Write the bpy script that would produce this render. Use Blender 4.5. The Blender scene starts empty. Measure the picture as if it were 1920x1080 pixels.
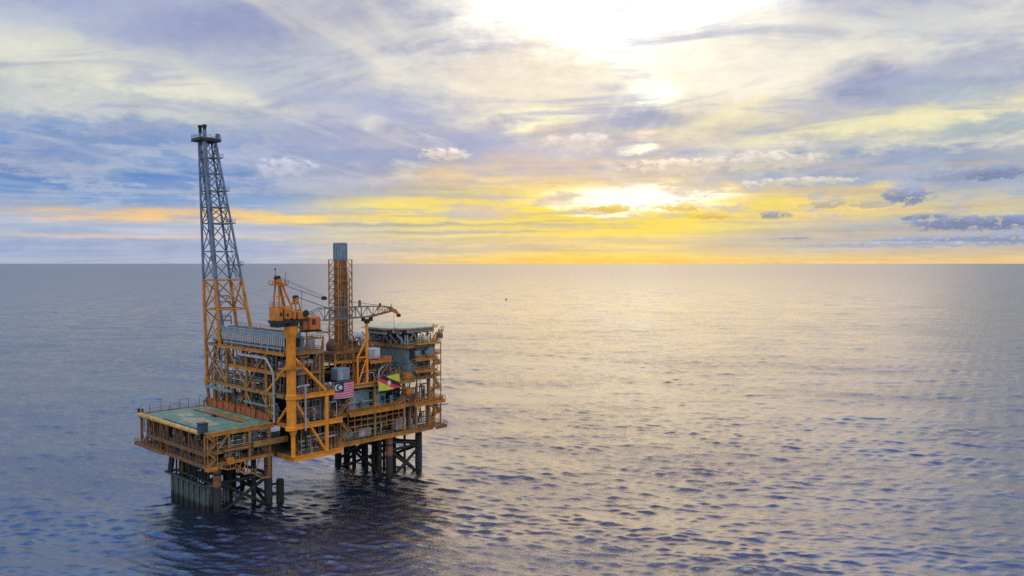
import bpy, math, random
import numpy as np
from mathutils import Vector, Matrix

R = math.radians
scene = bpy.context.scene
COL = scene.collection
random.seed(7)

# ------------------------------------------------------------------ frame of the platform
TH = R(47)                                   # platform axes turned 47 degrees from east
ORG = Vector((-52.40, 189.51, 0.0))
ROT = Matrix.Rotation(TH, 4, 'Z')

def world(u, v, z):
    return ORG + ROT.to_3x3() @ Vector((u, v, z))

# ------------------------------------------------------------------ mesh collector
class MB:
    def __init__(self, turn=None):
        self.v = []; self.f = []; self.turn = turn       # turn = (ox, oy, angle)
    def add(self, verts, faces):
        n = len(self.v)
        if self.turn:
            ox, oy, a = self.turn; c, s = math.cos(a), math.sin(a)
            verts = [(ox + c*x - s*y, oy + s*x + c*y, z) for x, y, z in verts]
        self.v += [tuple(p) for p in verts]
        self.f += [tuple(i + n for i in f) for f in faces]
        return self
    def box(self, x0, x1, y0, y1, z0, z1):
        v = [(x0,y0,z0),(x1,y0,z0),(x1,y1,z0),(x0,y1,z0),(x0,y0,z1),(x1,y0,z1),(x1,y1,z1),(x0,y1,z1)]
        return self.add(v, [(3,2,1,0),(4,5,6,7),(0,1,5,4),(1,2,6,5),(2,3,7,6),(3,0,4,7)])
    def cbox(self, x0, x1, y0, y1, z0, z1, b=0.08):
        """box with chamfered edges"""
        cx, cy, cz = (x0+x1)/2, (y0+y1)/2, (z0+z1)/2
        hx, hy, hz = (x1-x0)/2, (y1-y0)/2, (z1-z0)/2
        pts = [(-hx+b,-hy),(hx-b,-hy),(hx,-hy+b),(hx,hy-b),(hx-b,hy),(-hx+b,hy),(-hx,hy-b),(-hx,-hy+b)]
        top = [(x*(hx-b)/hx, y*(hy-b)/hy) for x, y in pts]
        rings = [(top,-hz),(pts,-hz+b),(pts,hz-b),(top,hz)]
        v = [(cx+x, cy+y, cz+z) for r, z in rings for x, y in r]
        f = [tuple(range(7,-1,-1)), tuple(range(24,32))]
        for k in range(3):
            for i in range(8):
                j = (i+1) % 8
                f.append((k*8+i, k*8+j, k*8+8+j, k*8+8+i))
        return self.add(v, f)
    def beam(self, p, q, w, h=None):
        h = h or w
        p, q = Vector(p), Vector(q); d = (q-p).normalized()
        up = Vector((0,0,1)) if abs(d.z) < .95 else Vector((1,0,0))
        s = d.cross(up).normalized()*w/2; t = s.cross(d).normalized()*h/2
        v = []
        for c in (p, q):
            v += [c-s-t, c+s-t, c+s+t, c-s+t]
        return self.add(v, [(3,2,1,0),(4,5,6,7),(0,1,5,4),(1,2,6,5),(2,3,7,6),(3,0,4,7)])
    def ibeam(self, p, q, w, h, t=0.1):
        """girder: two flanges and a web"""
        p, q = Vector(p), Vector(q)
        up = Vector((0,0,1))
        self.beam(p+up*(h/2-t/2), q+up*(h/2-t/2), w, t)
        self.beam(p-up*(h/2-t/2), q-up*(h/2-t/2), w, t)
        return self.beam(p, q, w*0.45, h-2*t)
    def tube(self, p, q, r, r2=None, n=8):
        r2 = r if r2 is None else r2
        p, q = Vector(p), Vector(q); d = (q-p).normalized()
        a = Vector((0,0,1)) if abs(d.z) < .9 else Vector((1,0,0))
        s = d.cross(a).normalized(); t = d.cross(s)
        v = []
        for c, rr in ((p, r), (q, r2)):
            v += [c + (s*math.cos(2*math.pi*i/n) + t*math.sin(2*math.pi*i/n))*rr for i in range(n)]
        f = [(i, (i+1) % n, n+(i+1) % n, n+i) for i in range(n)]
        return self.add(v, [tuple(x[::-1]) for x in f] + [tuple(range(n)), tuple(range(2*n-1, n-1, -1))])
    def path(self, pts, r, n=8):
        P = [Vector(p) for p in pts]; v = []; prev = None
        for i, c in enumerate(P):
            d1 = (P[i]-P[i-1]).normalized() if i else (P[1]-P[0]).normalized()
            d2 = (P[i+1]-P[i]).normalized() if i < len(P)-1 else d1
            d = (d1+d2).normalized()
            a = prev if prev is not None else (Vector((0,0,1)) if abs(d.z) < .9 else Vector((1,0,0)))
            s = (a - d*a.dot(d)).normalized(); prev = s
            t = d.cross(s); k = r/max(.5, d.dot(d2))
            v += [c + (s*math.cos(2*math.pi*j/n) + t*math.sin(2*math.pi*j/n))*k for j in range(n)]
        f = []
        for i in range(len(P)-1):
            for j in range(n):
                f.append((i*n+j, i*n+(j+1) % n, (i+1)*n+(j+1) % n, (i+1)*n+j))
        m = (len(P)-1)*n
        return self.add(v, f + [tuple(range(n-1,-1,-1)), tuple(range(m, m+n))])
    def lathe(self, base, axis, prof, n=14):
        """prof = [(radius, distance along the axis)]"""
        b = Vector(base); d = Vector(axis).normalized()
        a = Vector((0,0,1)) if abs(d.z) < .9 else Vector((1,0,0))
        s = d.cross(a).normalized(); t = d.cross(s); v = []; f = []
        for r, h in prof:
            v += [b + d*h + (s*math.cos(2*math.pi*i/n) + t*math.sin(2*math.pi*i/n))*max(r, .001) for i in range(n)]
        for k in range(len(prof)-1):
            for i in range(n):
                f.append((k*n+(i+1) % n, k*n+i, (k+1)*n+i, (k+1)*n+(i+1) % n))
        m = (len(prof)-1)*n
        return self.add(v, f + [tuple(range(n)), tuple(range(m+n-1, m-1, -1))])
    def prism(self, poly, z0, z1):
        n = len(poly)
        v = [(x,y,z0) for x,y in poly] + [(x,y,z1) for x,y in poly]
        return self.add(v, [tuple(range(n-1,-1,-1)), tuple(range(n,2*n))] +
                        [(i,(i+1) % n, n+(i+1) % n, n+i) for i in range(n)])
    def rail(self, pts, h=1.15, step=1.6, r=0.045, close=False):
        P = [Vector(p) for p in pts]
        if close: P.append(P[0])
        for a, b in zip(P, P[1:]):
            L = (b-a).length; k = max(1, round(L/step))
            for i in range(k+1):
                c = a.lerp(b, i/k)
                self.beam(c, c+Vector((0,0,h)), r*2)
            for hh in (h, h*.55):
                self.beam(a+Vector((0,0,hh)), b+Vector((0,0,hh)), r*1.8)
            self.beam(a+Vector((0,0,.1)), b+Vector((0,0,.1)), r, .2)
        return self
    def stair(self, p, q, w=0.8, axis='u'):
        p, q = Vector(p), Vector(q)
        o = Vector((0, w/2, 0)) if axis == 'u' else Vector((w/2, 0, 0))
        for s in (-1, 1):
            self.beam(p+o*s, q+o*s, .12, .3)
            self.beam(p+o*s+Vector((0,0,1)), q+o*s+Vector((0,0,1)), .08)
            for k in range(5):
                c = p.lerp(q, k/4)+o*s
                self.beam(c, c+Vector((0,0,1)), .07)
        n = max(3, int(abs(q.z-p.z)/.3))
        for i in range(n):
            c = p.lerp(q, (i+.5)/n)
            self.beam(c-o, c+o, .28, .05)
        return self

def tag(o, label=None, cat=None, group=None, kind=None):
    if label: o['label'] = label
    if cat: o['category'] = cat
    if group: o['group'] = group
    if kind: o['kind'] = kind
    return o

def thing(name, label, cat, base=(0,0,0), group=None):
    o = bpy.data.objects.new(name, None); COL.objects.link(o)
    o.empty_display_size = 1.0
    o.location = world(*base); o.rotation_euler = (0,0,TH)
    o['base'] = tuple(float(b) for b in base)
    return tag(o, label, cat, group)

def part(parent, name, mb, material, smooth=False, label=None):
    top = parent
    while top.parent: top = top.parent
    b = top['base']
    me = bpy.data.meshes.new(name)
    me.from_pydata([(x-b[0], y-b[1], z-b[2]) for x, y, z in mb.v], [], mb.f)
    me.validate(); me.update()
    me.materials.append(material)
    if smooth:
        me.shade_smooth()
        me.set_sharp_from_angle(angle=R(40))
    o = bpy.data.objects.new(name, me); COL.objects.link(o)
    o.parent = parent
    if label: o['label'] = label
    return o

def copy_tree(o, parent=None):
    c = o.copy(); COL.objects.link(c)
    if parent: c.parent = parent
    for ch in list(o.children): copy_tree(ch, c)
    return c

# ------------------------------------------------------------------ node helpers
class X:
    """a socket with arithmetic that grows Math nodes"""
    def __init__(self, nt, s): self.nt = nt; self.s = s
    def op(self, kind, *a, clamp=False):
        n = self.nt.nodes.new('ShaderNodeMath'); n.operation = kind; n.use_clamp = clamp
        for i, k in enumerate((self,) + a):
            if isinstance(k, X): self.nt.links.new(k.s, n.inputs[i])
            else: n.inputs[i].default_value = k
        return X(self.nt, n.outputs[0])
    def __add__(s, o): return s.op('ADD', o)
    def __sub__(s, o): return s.op('SUBTRACT', o)
    def __mul__(s, o): return s.op('MULTIPLY', o)
    def __truediv__(s, o): return s.op('DIVIDE', o)
    def madd(s, a, b): return s.op('MULTIPLY_ADD', a, b)
    def ramp(s, a, b, lo=0., hi=1.):
        n = s.nt.nodes.new('ShaderNodeMapRange'); n.interpolation_type = 'SMOOTHSTEP'
        s.nt.links.new(s.s, n.inputs[0])
        for i, k in enumerate((a, b, lo, hi)): n.inputs[i+1].default_value = k
        return X(s.nt, n.outputs[0])

def mixc(nt, f, a, b, blend='MIX'):
    n = nt.nodes.new('ShaderNodeMix'); n.data_type = 'RGBA'; n.blend_type = blend; n.clamp_factor = True
    for i, k in ((0, f), (6, a), (7, b)):
        if isinstance(k, X): nt.links.new(k.s, n.inputs[i])
        elif i == 0: n.inputs[i].default_value = k
        else: n.inputs[i].default_value = (k[0], k[1], k[2], 1)
    return X(nt, n.outputs[2])

def noise(nt, vec, scale, detail=4, rough=.55, dist=0.):
    n = nt.nodes.new('ShaderNodeTexNoise')
    n.inputs['Scale'].default_value = scale; n.inputs['Detail'].default_value = detail
    n.inputs['Roughness'].default_value = rough; n.inputs['Distortion'].default_value = dist
    if vec is not None: nt.links.new(vec.s, n.inputs['Vector'])
    return X(nt, n.outputs['Fac'])

def mapping(nt, vec, scale=(1,1,1), loc=(0,0,0), rot=None):
    """turn first, then stretch, so the stretch runs along the turned axes"""
    if rot:
        n = nt.nodes.new('ShaderNodeMapping'); n.inputs['Rotation'].default_value = rot
        nt.links.new(vec.s, n.inputs['Vector']); vec = X(nt, n.outputs[0])
    n = nt.nodes.new('ShaderNodeMapping')
    n.inputs['Scale'].default_value = scale; n.inputs['Location'].default_value = loc
    nt.links.new(vec.s, n.inputs['Vector'])
    return X(nt, n.outputs[0])

def new_mat(name):
    m = bpy.data.materials.new(name); m.use_nodes = True
    nt = m.node_tree; b = nt.nodes['Principled BSDF']
    tc = nt.nodes.new('ShaderNodeTexCoord')
    return m, nt, b, X(nt, tc.outputs['Object'])

def paint(name, c, rough=.5, var=.35, rust=.25, metal=0., streak=True, rustc=(.11,.045,.018)):
    """weathered marine paint: tonal patches, run-down streaks, rust breaking through"""
    m, nt, b, oc = new_mat(name)
    n1 = noise(nt, oc, .7, 5, .6)
    n2 = noise(nt, mapping(nt, oc, (2.2, 2.2, .25)), 1., 4, .6)
    dark = tuple(k*(1-var) for k in c)
    col = mixc(nt, n1.ramp(.35, .65), c, dark)
    if streak: col = mixc(nt, n2.ramp(.5, .75, 0, .45), col, tuple(k*.6 for k in c))
    n3 = noise(nt, oc, 2.1, 6, .7)
    col = mixc(nt, n3.ramp(.62 - .12*rust, .72, 0, min(1, rust*2.2)), col, rustc)
    nt.links.new(col.s, b.inputs['Base Color'])
    b.inputs['Metallic'].default_value = metal
    nt.links.new(n1.ramp(.3, .7, rough-.1, rough+.15).s, b.inputs['Roughness'])
    return m

M = {}
M['orange'] = paint('orange_paint', (.56,.225,.028), .5, .4, .46)
M['bright'] = paint('bright_orange_paint', (.82,.30,.018), .45, .24, .2)
M['tan'] = paint('faded_yellow_paint', (.38,.205,.066), .55, .4, .35)
M['crane'] = paint('crane_orange_paint', (.60,.20,.018), .45, .35, .3)
M['redor'] = paint('red_orange_paint', (.58,.15,.02), .5, .35, .3)
M['brown'] = paint('rusty_brown_paint', (.27,.125,.05), .6, .4, .5)
M['umber'] = paint('brown_grey_weathered_paint', (.20,.115,.06), .6, .4, .35)
M['rust'] = paint('dark_rust', (.12,.05,.025), .7, .4, .5)
M['panel'] = paint('rusty_panel_paint', (.42,.12,.035), .6, .35, .35)
M['gold'] = paint('gold_yellow_paint', (.62,.36,.08), .45, .35, .3)
M['teal'] = paint('teal_grey_paint', (.17,.29,.32), .5, .3, .1)
M['bluegrey'] = paint('blue_grey_paint', (.20,.29,.38), .5, .25, .08)
M['flare'] = paint('galvanised_blue_grey_steel', (.15,.21,.31), .5, .3, .1, .2)
M['grey'] = paint('light_grey_paint', (.34,.38,.42), .5, .25, .12)
M['white'] = paint('white_paint', (.50,.53,.56), .5, .15, .08)
M['midgrey'] = paint('mid_grey_paint', (.14,.15,.16), .55, .35, .25)
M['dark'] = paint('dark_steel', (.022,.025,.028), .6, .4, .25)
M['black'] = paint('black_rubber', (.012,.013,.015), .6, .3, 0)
M['dkblue'] = paint('dark_blue_paint', (.03,.055,.085), .5, .35, .15)
M['marine'] = paint('marine_growth_steel', (.020,.025,.027), .75, .5, .25, rustc=(.05,.04,.03))
M['cond'] = paint('weathered_conductor_steel', (.055,.085,.09), .65, .5, .2, rustc=(.06,.045,.03))
M['plate'] = paint('deck_plate_grey', (.07,.075,.075), .75, .45, .4)
M['helideck'] = paint('pale_green_deck_paint', (.50,.56,.38), .6, .25, .05, streak=False)
M['cloudwhite'] = paint('dirty_cream_planks', (.40,.37,.25), .7, .3, .3, streak=False)

def leg_paint():
    m, nt, b, oc = new_mat('leg_paint_with_tide_marks')
    g = nt.nodes.new('ShaderNodeNewGeometry'); sp = nt.nodes.new('ShaderNodeSeparateXYZ')
    nt.links.new(g.outputs['Position'], sp.inputs[0]); z = X(nt, sp.outputs[2])
    n = noise(nt, oc, 1.3, 5, .65)
    zz = z + (n - .5)*1.2
    rusty = mixc(nt, n.ramp(.4, .65), (.30,.13,.055), (.17,.075,.04))
    col = mixc(nt, zz.ramp(5.8, 6.6), (.022,.027,.028), rusty)
    band = z.ramp(8.9, 8.95)*z.ramp(9.4, 9.35)
    col = mixc(nt, band, col, (.012,.012,.012))
    col = mixc(nt, zz.ramp(1.8, .8), col, (.012,.016,.016))
    nt.links.new(col.s, b.inputs['Base Color']); b.inputs['Roughness'].default_value = .65
    return m
M['leg'] = leg_paint()

def conductor_paint():
    m, nt, b, oc = new_mat('conductor_paint_with_tide_marks')
    g = nt.nodes.new('ShaderNodeNewGeometry'); sp = nt.nodes.new('ShaderNodeSeparateXYZ')
    nt.links.new(g.outputs['Position'], sp.inputs[0]); z = X(nt, sp.outputs[2])
    n = noise(nt, mapping(nt, oc, (3,3,.5)), 1., 5, .65)
    zz = z + (n - .5)*2.5
    col = mixc(nt, n.ramp(.35, .65), (.085,.13,.135), (.045,.062,.062))
    col = mixc(nt, zz.ramp(2.6, 1.2), col, (.012,.017,.017))
    nt.links.new(col.s, b.inputs['Base Color']); b.inputs['Roughness'].default_value = .6
    return m
M['conductor'] = conductor_paint()

def green_deck():
    m, nt, b, oc = new_mat('worn_green_deck_coating')
    n = noise(nt, oc, .22, 6, .65, .6); n2 = noise(nt, oc, 1.6, 5, .7)
    c = mixc(nt, n.ramp(.42, .58), (.085,.19,.135), (.14,.25,.20))
    c = mixc(nt, n2.ramp(.52, .7, 0, .85), c, (.34,.37,.24))
    c = mixc(nt, noise(nt, oc, .5, 5, .6).ramp(.58, .66, 0, .7), c, (.45,.44,.26))
    nt.links.new(c.s, b.inputs['Base Color']); b.inputs['Roughness'].default_value = .7
    return m
M['green'] = green_deck()

def corrugated():
    m, nt, b, oc = new_mat('corrugated_teal_cladding')
    sp = nt.nodes.new('ShaderNodeSeparateXYZ'); nt.links.new(oc.s, sp.inputs[0])
    w = ((X(nt, sp.outputs[0]) + X(nt, sp.outputs[1]))*9.).op('SINE')
    n = noise(nt, oc, .5, 5, .6); n2 = noise(nt, mapping(nt, oc, (2,2,.2)), 1., 4, .6)
    c = mixc(nt, n.ramp(.35, .65), (.17,.25,.28), (.11,.17,.20))
    c = mixc(nt, n2.ramp(.55, .75, 0, .4), c, (.07,.10,.11))
    nt.links.new(c.s, b.inputs['Base Color']); b.inputs['Roughness'].default_value = .5
    bp = nt.nodes.new('ShaderNodeBump'); bp.inputs['Strength'].default_value = .8; bp.inputs['Distance'].default_value = .12
    nt.links.new(w.s, bp.inputs['Height']); nt.links.new(bp.outputs[0], b.inputs['Normal'])
    return m
M['clad'] = corrugated()

def glass():
    m, nt, b, oc = new_mat('dark_window_glass')
    b.inputs['Base Color'].default_value = (.02,.03,.04,1); b.inputs['Roughness'].default_value = .08
    return m
M['glass'] = glass()
def cloth(name, c):
    m, nt, b, oc = new_mat(name)
    n = noise(nt, oc, 1.2, 3)
    col = mixc(nt, n.ramp(.35, .7, 0, .35), c, tuple(k*.75 for k in c))
    nt.links.new(col.s, b.inputs['Base Color']); b.inputs['Roughness'].default_value = .8
    return m
M['f_red'] = cloth('red_cloth', (.62,.035,.09)); M['f_white'] = cloth('white_cloth', (.48,.41,.48))
M['f_blue'] = cloth('blue_cloth', (.012,.025,.14)); M['f_yellow'] = cloth('yellow_cloth', (.60,.56,.05))
M['f_black'] = cloth('black_cloth', (.012,.012,.014)); M['f_cream'] = cloth('cream_cloth', (.65,.65,.54))
# ------------------------------------------------------------------ sky (world) and sun
SKY_BASE = [
    (-0.23, (0.4125, 0.4735, 0.6584), (1.0, 0.5776, 0.0976), (0.8714, 0.5776, 0.2623)),
    (0.31, (0.4452, 0.5029, 0.6654), (1.0, 0.6724, 0.117), (0.8714, 0.6172, 0.2623)),
    (1.0, (0.4851, 0.5457, 0.6795), (0.9131, 0.7011, 0.2623), (0.4851, 0.4851, 0.4851)),
    (2.07, (0.5271, 0.5647, 0.6795), (1.0, 0.7529, 0.1022), (0.3763, 0.4125, 0.5149)),
    (3.61, (0.305, 0.4287, 0.6308), (1.0, 0.807, 0.1274), (0.6795, 0.6105, 0.3763)),
    (5.53, (0.162, 0.314, 0.5972), (0.8714, 0.6584, 0.3515), (0.4125, 0.4678, 0.552)),
    (7.44, (0.1812, 0.314, 0.5906), (0.7011, 0.6105, 0.5271), (0.5149, 0.5457, 0.5457)),
    (9.36, (0.4851, 0.552, 0.6172), (0.7758, 0.6724, 0.5271), (0.7305, 0.7011, 0.5149)),
    (12.05, (0.6584, 0.6867, 0.6172), (0.956, 0.8714, 0.6795), (0.6724, 0.6724, 0.6105)),
    (15.89, (0.4564, 0.5029, 0.6445), (1.0, 0.9216, 0.7758), (0.6172, 0.6308, 0.6514)),
    (18.96, (0.491, 0.5333, 0.6584), (1.15, 1.0994, 0.9646), (0.5906, 0.6038, 0.6584)),
    (22.79, (0.491, 0.5395, 0.6724), (1.6, 1.3942, 0.9768), (0.6105, 0.6308, 0.6724)),
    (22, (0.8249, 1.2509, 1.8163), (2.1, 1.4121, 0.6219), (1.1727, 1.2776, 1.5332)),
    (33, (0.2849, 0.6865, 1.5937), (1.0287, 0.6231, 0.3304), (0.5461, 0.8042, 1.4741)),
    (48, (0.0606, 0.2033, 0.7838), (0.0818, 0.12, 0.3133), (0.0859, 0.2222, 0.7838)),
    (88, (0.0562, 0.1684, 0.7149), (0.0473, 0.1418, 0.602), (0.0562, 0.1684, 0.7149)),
]      # elevation (deg), colour at the left, towards the sun, at the right
SKY_BLOBS = [
    (-29.36, 6.29, 16.15, 2.38, 0, (0.1221, 0.2705, 0.5972), 0.9, 0.16),
    (-22.87, 7.83, 12.69, 1.54, 0, (0.2623, 0.3763, 0.6172), 0.6, 0.12),
    (-9.88, 10.13, 9.23, 2.31, 0, (0.3515, 0.402, 0.6308), 0.8, 0.16),
    (-12.1, 7.44, 10.77, 1.69, 0, (0.3419, 0.4072, 0.6308), 0.85, 0.14),
    (-16.42, 16.08, 10.0, 1.69, 8, (0.305, 0.3564, 0.6038), 0.85, 0.16),
    (-31.08, 17.42, 7.31, 1.69, 0, (0.305, 0.3564, 0.5906), 0.85, 0.16),
    (-15.0, 13.58, 5.77, 2.31, 0, (0.491, 0.5271, 0.6584), 0.6, 0.12),
    (-22.87, 11.47, 10.77, 0.92, -6, (0.855, 0.8228, 0.6724), 0.8, 0.14),
    (-29.36, 12.43, 9.23, 1.92, 0, (0.7605, 0.7605, 0.6445), 0.7, 0.12),
    (-26.97, 9.55, 10.0, 0.77, 0, (0.7011, 0.7011, 0.6308), 0.6, 0.12),
    (-5.36, 14.73, 6.15, 2.31, 0, (0.6795, 0.6584, 0.6724), 0.6, 0.1),
    (-5.36, 8.52, 10.77, 1.15, -3, (0.3916, 0.4179, 0.6038), 0.9, 0.16),
    (-13.55, 5.6, 5.38, 0.92, 0, (0.5395, 0.5647, 0.6584), 0.6, 0.15),
    (-23.84, 3.15, 9.23, 0.5, 0, (0.956, 0.6172, 0.2705), 0.95, 0.14),
    (-15.0, 2.92, 7.69, 0.42, 0, (1.0, 0.7011, 0.2051), 0.9, 0.14),
    (-7.63, 3.68, 7.31, 1.15, 0, (1.0, 0.7758, 0.162), 0.9, 0.12),
    (-3.07, 5.91, 6.54, 1.0, 0, (0.956, 0.6724, 0.305), 0.75, 0.12),
    (-6.87, 5.72, 4.23, 0.31, -4, (0.5776, 0.5149, 0.5457), 0.6, 0.2),
    (-10.25, 2.69, 7.31, 0.17, 0, (0.4452, 0.4452, 0.4125), 0.9, 0.1),
    (-5.36, 2.19, 7.69, 0.13, 0, (0.4851, 0.4564, 0.3763), 0.8, 0.1),
    (-28.48, 1.07, 16.15, 0.69, 0, (0.3325, 0.4179, 0.6445), 0.9, 0.14),
    (-25.43, 1.73, 8.85, 0.15, 0, (0.8714, 0.6172, 0.4564), 0.6, 0.1),
    (-30.51, 2.07, 4.62, 0.31, 0, (0.305, 0.4287, 0.6308), 0.6, 0.12),
    (-4.78, 7.75, 1.85, 0.5, 0, (0.7605, 0.6584, 0.5906), 0.85, 0.34),
    (-15.71, 6.6, 2.31, 0.69, 0, (0.552, 0.5647, 0.6724), 0.6, 0.34),
    (8.0, 17.42, 12.69, 3.65, 0, (1.9, 1.8163, 1.5937), 1, 0.14),
    (17.12, 13.97, 7.69, 3.46, 0, (0.956, 0.8879, 0.7305), 0.75, 0.1),
    (0.0, 13.2, 4.62, 2.31, 0, (0.8714, 0.7529, 0.6105), 0.6, 0.12),
    (9.69, 11.86, 2.12, 1.31, 0, (1.4, 1.4, 1.0541), 1, 0.1),
    (1.15, 10.28, 3.46, 0.62, 0, (1.1, 1.0326, 0.6715), 0.85, 0.14),
    (14.28, 9.75, 4.23, 0.62, 22, (0.9387, 0.855, 0.5457), 0.8, 0.12),
    (8.76, 9.82, 4.62, 0.73, 0, (0.3813, 0.402, 0.552), 0.95, 0.24),
    (1.92, 8.13, 4.23, 0.92, 0, (0.5647, 0.5333, 0.6172), 0.7, 0.15),
    (6.12, 6.6, 7.31, 0.65, 0, (0.7011, 0.5647, 0.491), 0.75, 0.12),
    (4.59, 8.6, 2.69, 0.77, 0, (0.7305, 0.6308, 0.5776), 0.7, 0.34),
    (11.73, 6.75, 3.85, 0.65, 0, (0.7605, 0.6172, 0.491), 0.85, 0.34),
    (17.3, 6.98, 4.23, 0.77, 0, (0.6724, 0.6105, 0.5271), 0.85, 0.33),
    (13.92, 8.02, 4.62, 0.77, 0, (0.552, 0.5395, 0.5776), 0.7, 0.15),
    (8.23, 7.9, 1.54, 0.31, 0, (1.3, 1.2428, 0.8834), 1, 0.14),
    (8.83, 8.98, 0.92, 0.31, 0, (1.0, 0.8388, 0.5149), 0.85, 0.2),
    (8.38, 4.07, 14.23, 1.62, 0, (1.0, 0.7305, 0.0685), 0.95, 0.1),
    (9.13, 4.6, 6.73, 0.96, 0, (1.7, 1.6549, 1.3189), 1, 0.1),
    (13.19, 4.83, 3.08, 0.31, 0, (1.4, 1.4, 1.0541), 1, 0.1),
    (6.49, 3.42, 2.69, 0.19, 0, (1.2, 1.1681, 0.8155), 0.9, 0.1),
    (7.06, 3.95, 2.12, 0.35, 0, (0.7605, 0.491, 0.0887), 0.9, 0.36),
    (11.73, 3.91, 1.85, 0.31, 0, (0.7454, 0.5029, 0.107), 0.9, 0.36),
    (13.92, 3.26, 1.54, 0.19, 0, (0.6724, 0.4564, 0.0802), 0.8, 0.36),
    (5.36, 1.61, 23.85, 0.35, 0, (0.7305, 0.5776, 0.3515), 0.65, 0.08),
    (0.0, 2.69, 10.0, 0.13, 0, (0.552, 0.4793, 0.305), 0.7, 0.1),
    (2.68, 0.92, 17.69, 0.15, 0, (0.7605, 0.552, 0.305), 0.7, 0.12),
    (23.2, 6.6, 9.62, 1.15, 0, (0.2961, 0.3813, 0.5395), 0.95, 0.16),
    (26.97, 5.53, 8.85, 1.0, 0, (0.305, 0.3864, 0.5395), 0.9, 0.14),
    (24.0, 11.78, 3.65, 1.77, 0, (0.2623, 0.305, 0.491), 0.95, 0.22),
    (27.43, 11.09, 3.08, 1.23, 0, (0.3763, 0.4452, 0.5647), 0.8, 0.25),
    (30.79, 10.82, 3.08, 1.08, 0, (0.3916, 0.4793, 0.5776), 0.75, 0.25),
    (25.12, 9.06, 9.23, 0.85, 4, (0.8879, 0.8228, 0.491), 0.9, 0.12),
    (27.58, 7.52, 6.54, 0.5, 0, (0.8879, 0.8388, 0.5149), 0.75, 0.12),
    (31.64, 8.4, 3.85, 0.77, 0, (0.3278, 0.4342, 0.5271), 0.75, 0.12),
    (26.97, 18.0, 10.0, 1.69, 0, (0.3231, 0.3763, 0.6172), 0.9, 0.16),
    (21.89, 15.5, 4.62, 1.54, 25, (0.7454, 0.7305, 0.6867), 0.5, 0.15),
    (21.23, 4.68, 6.15, 0.62, 0, (1.0, 0.7454, 0.1559), 0.8, 0.1),
    (23.84, 3.42, 6.92, 0.54, 0, (0.956, 0.7011, 0.2232), 0.7, 0.1),
    (19.88, 5.53, 3.85, 0.31, 0, (0.6105, 0.552, 0.4452), 0.75, 0.32),
    (26.36, 4.37, 1.69, 0.65, 0, (0.2086, 0.2623, 0.4342), 0.95, 0.36),
    (28.77, 5.53, 2.69, 0.54, 0, (0.2874, 0.3419, 0.4793), 0.85, 0.34),
    (31.3, 5.53, 1.92, 0.54, 0, (0.1812, 0.2384, 0.402), 0.85, 0.34),
    (16.77, 5.3, 1.08, 0.42, 0, (0.5395, 0.491, 0.4452), 0.9, 0.36),
    (18.1, 3.3, 1.38, 0.31, 0, (0.305, 0.305, 0.3712), 0.95, 0.34),
    (21.39, 3.99, 1.69, 0.35, 0, (0.4452, 0.3916, 0.305), 0.85, 0.36),
    (24.23, 3.91, 1.31, 0.31, 0, (0.4564, 0.4125, 0.3419), 0.85, 0.36),
    (27.43, 2.95, 1.54, 0.23, 0, (0.1878, 0.2384, 0.3813), 0.9, 0.34),
    (29.65, 2.53, 3.65, 0.5, 0, (0.162, 0.2159, 0.3916), 0.95, 0.36),
    (32.33, 2.53, 1.73, 0.5, 0, (0.162, 0.2159, 0.3916), 0.95, 0.34),
    (30.79, 1.5, 6.92, 0.42, 0, (0.2232, 0.2874, 0.4452), 0.9, 0.32),
    (23.84, 1.69, 9.23, 0.31, 0, (0.5029, 0.4793, 0.4452), 0.8, 0.2),
    (19.54, 1.73, 1.31, 0.15, 0, (0.314, 0.3325, 0.3916), 0.9, 0.34),
    (26.05, 1.23, 6.92, 0.23, 0, (0.3515, 0.402, 0.5029), 0.8, 0.34),
]    # clouds: azimuth, elevation, half widths (deg), tilt, colour, cover, ragged edge
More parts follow.
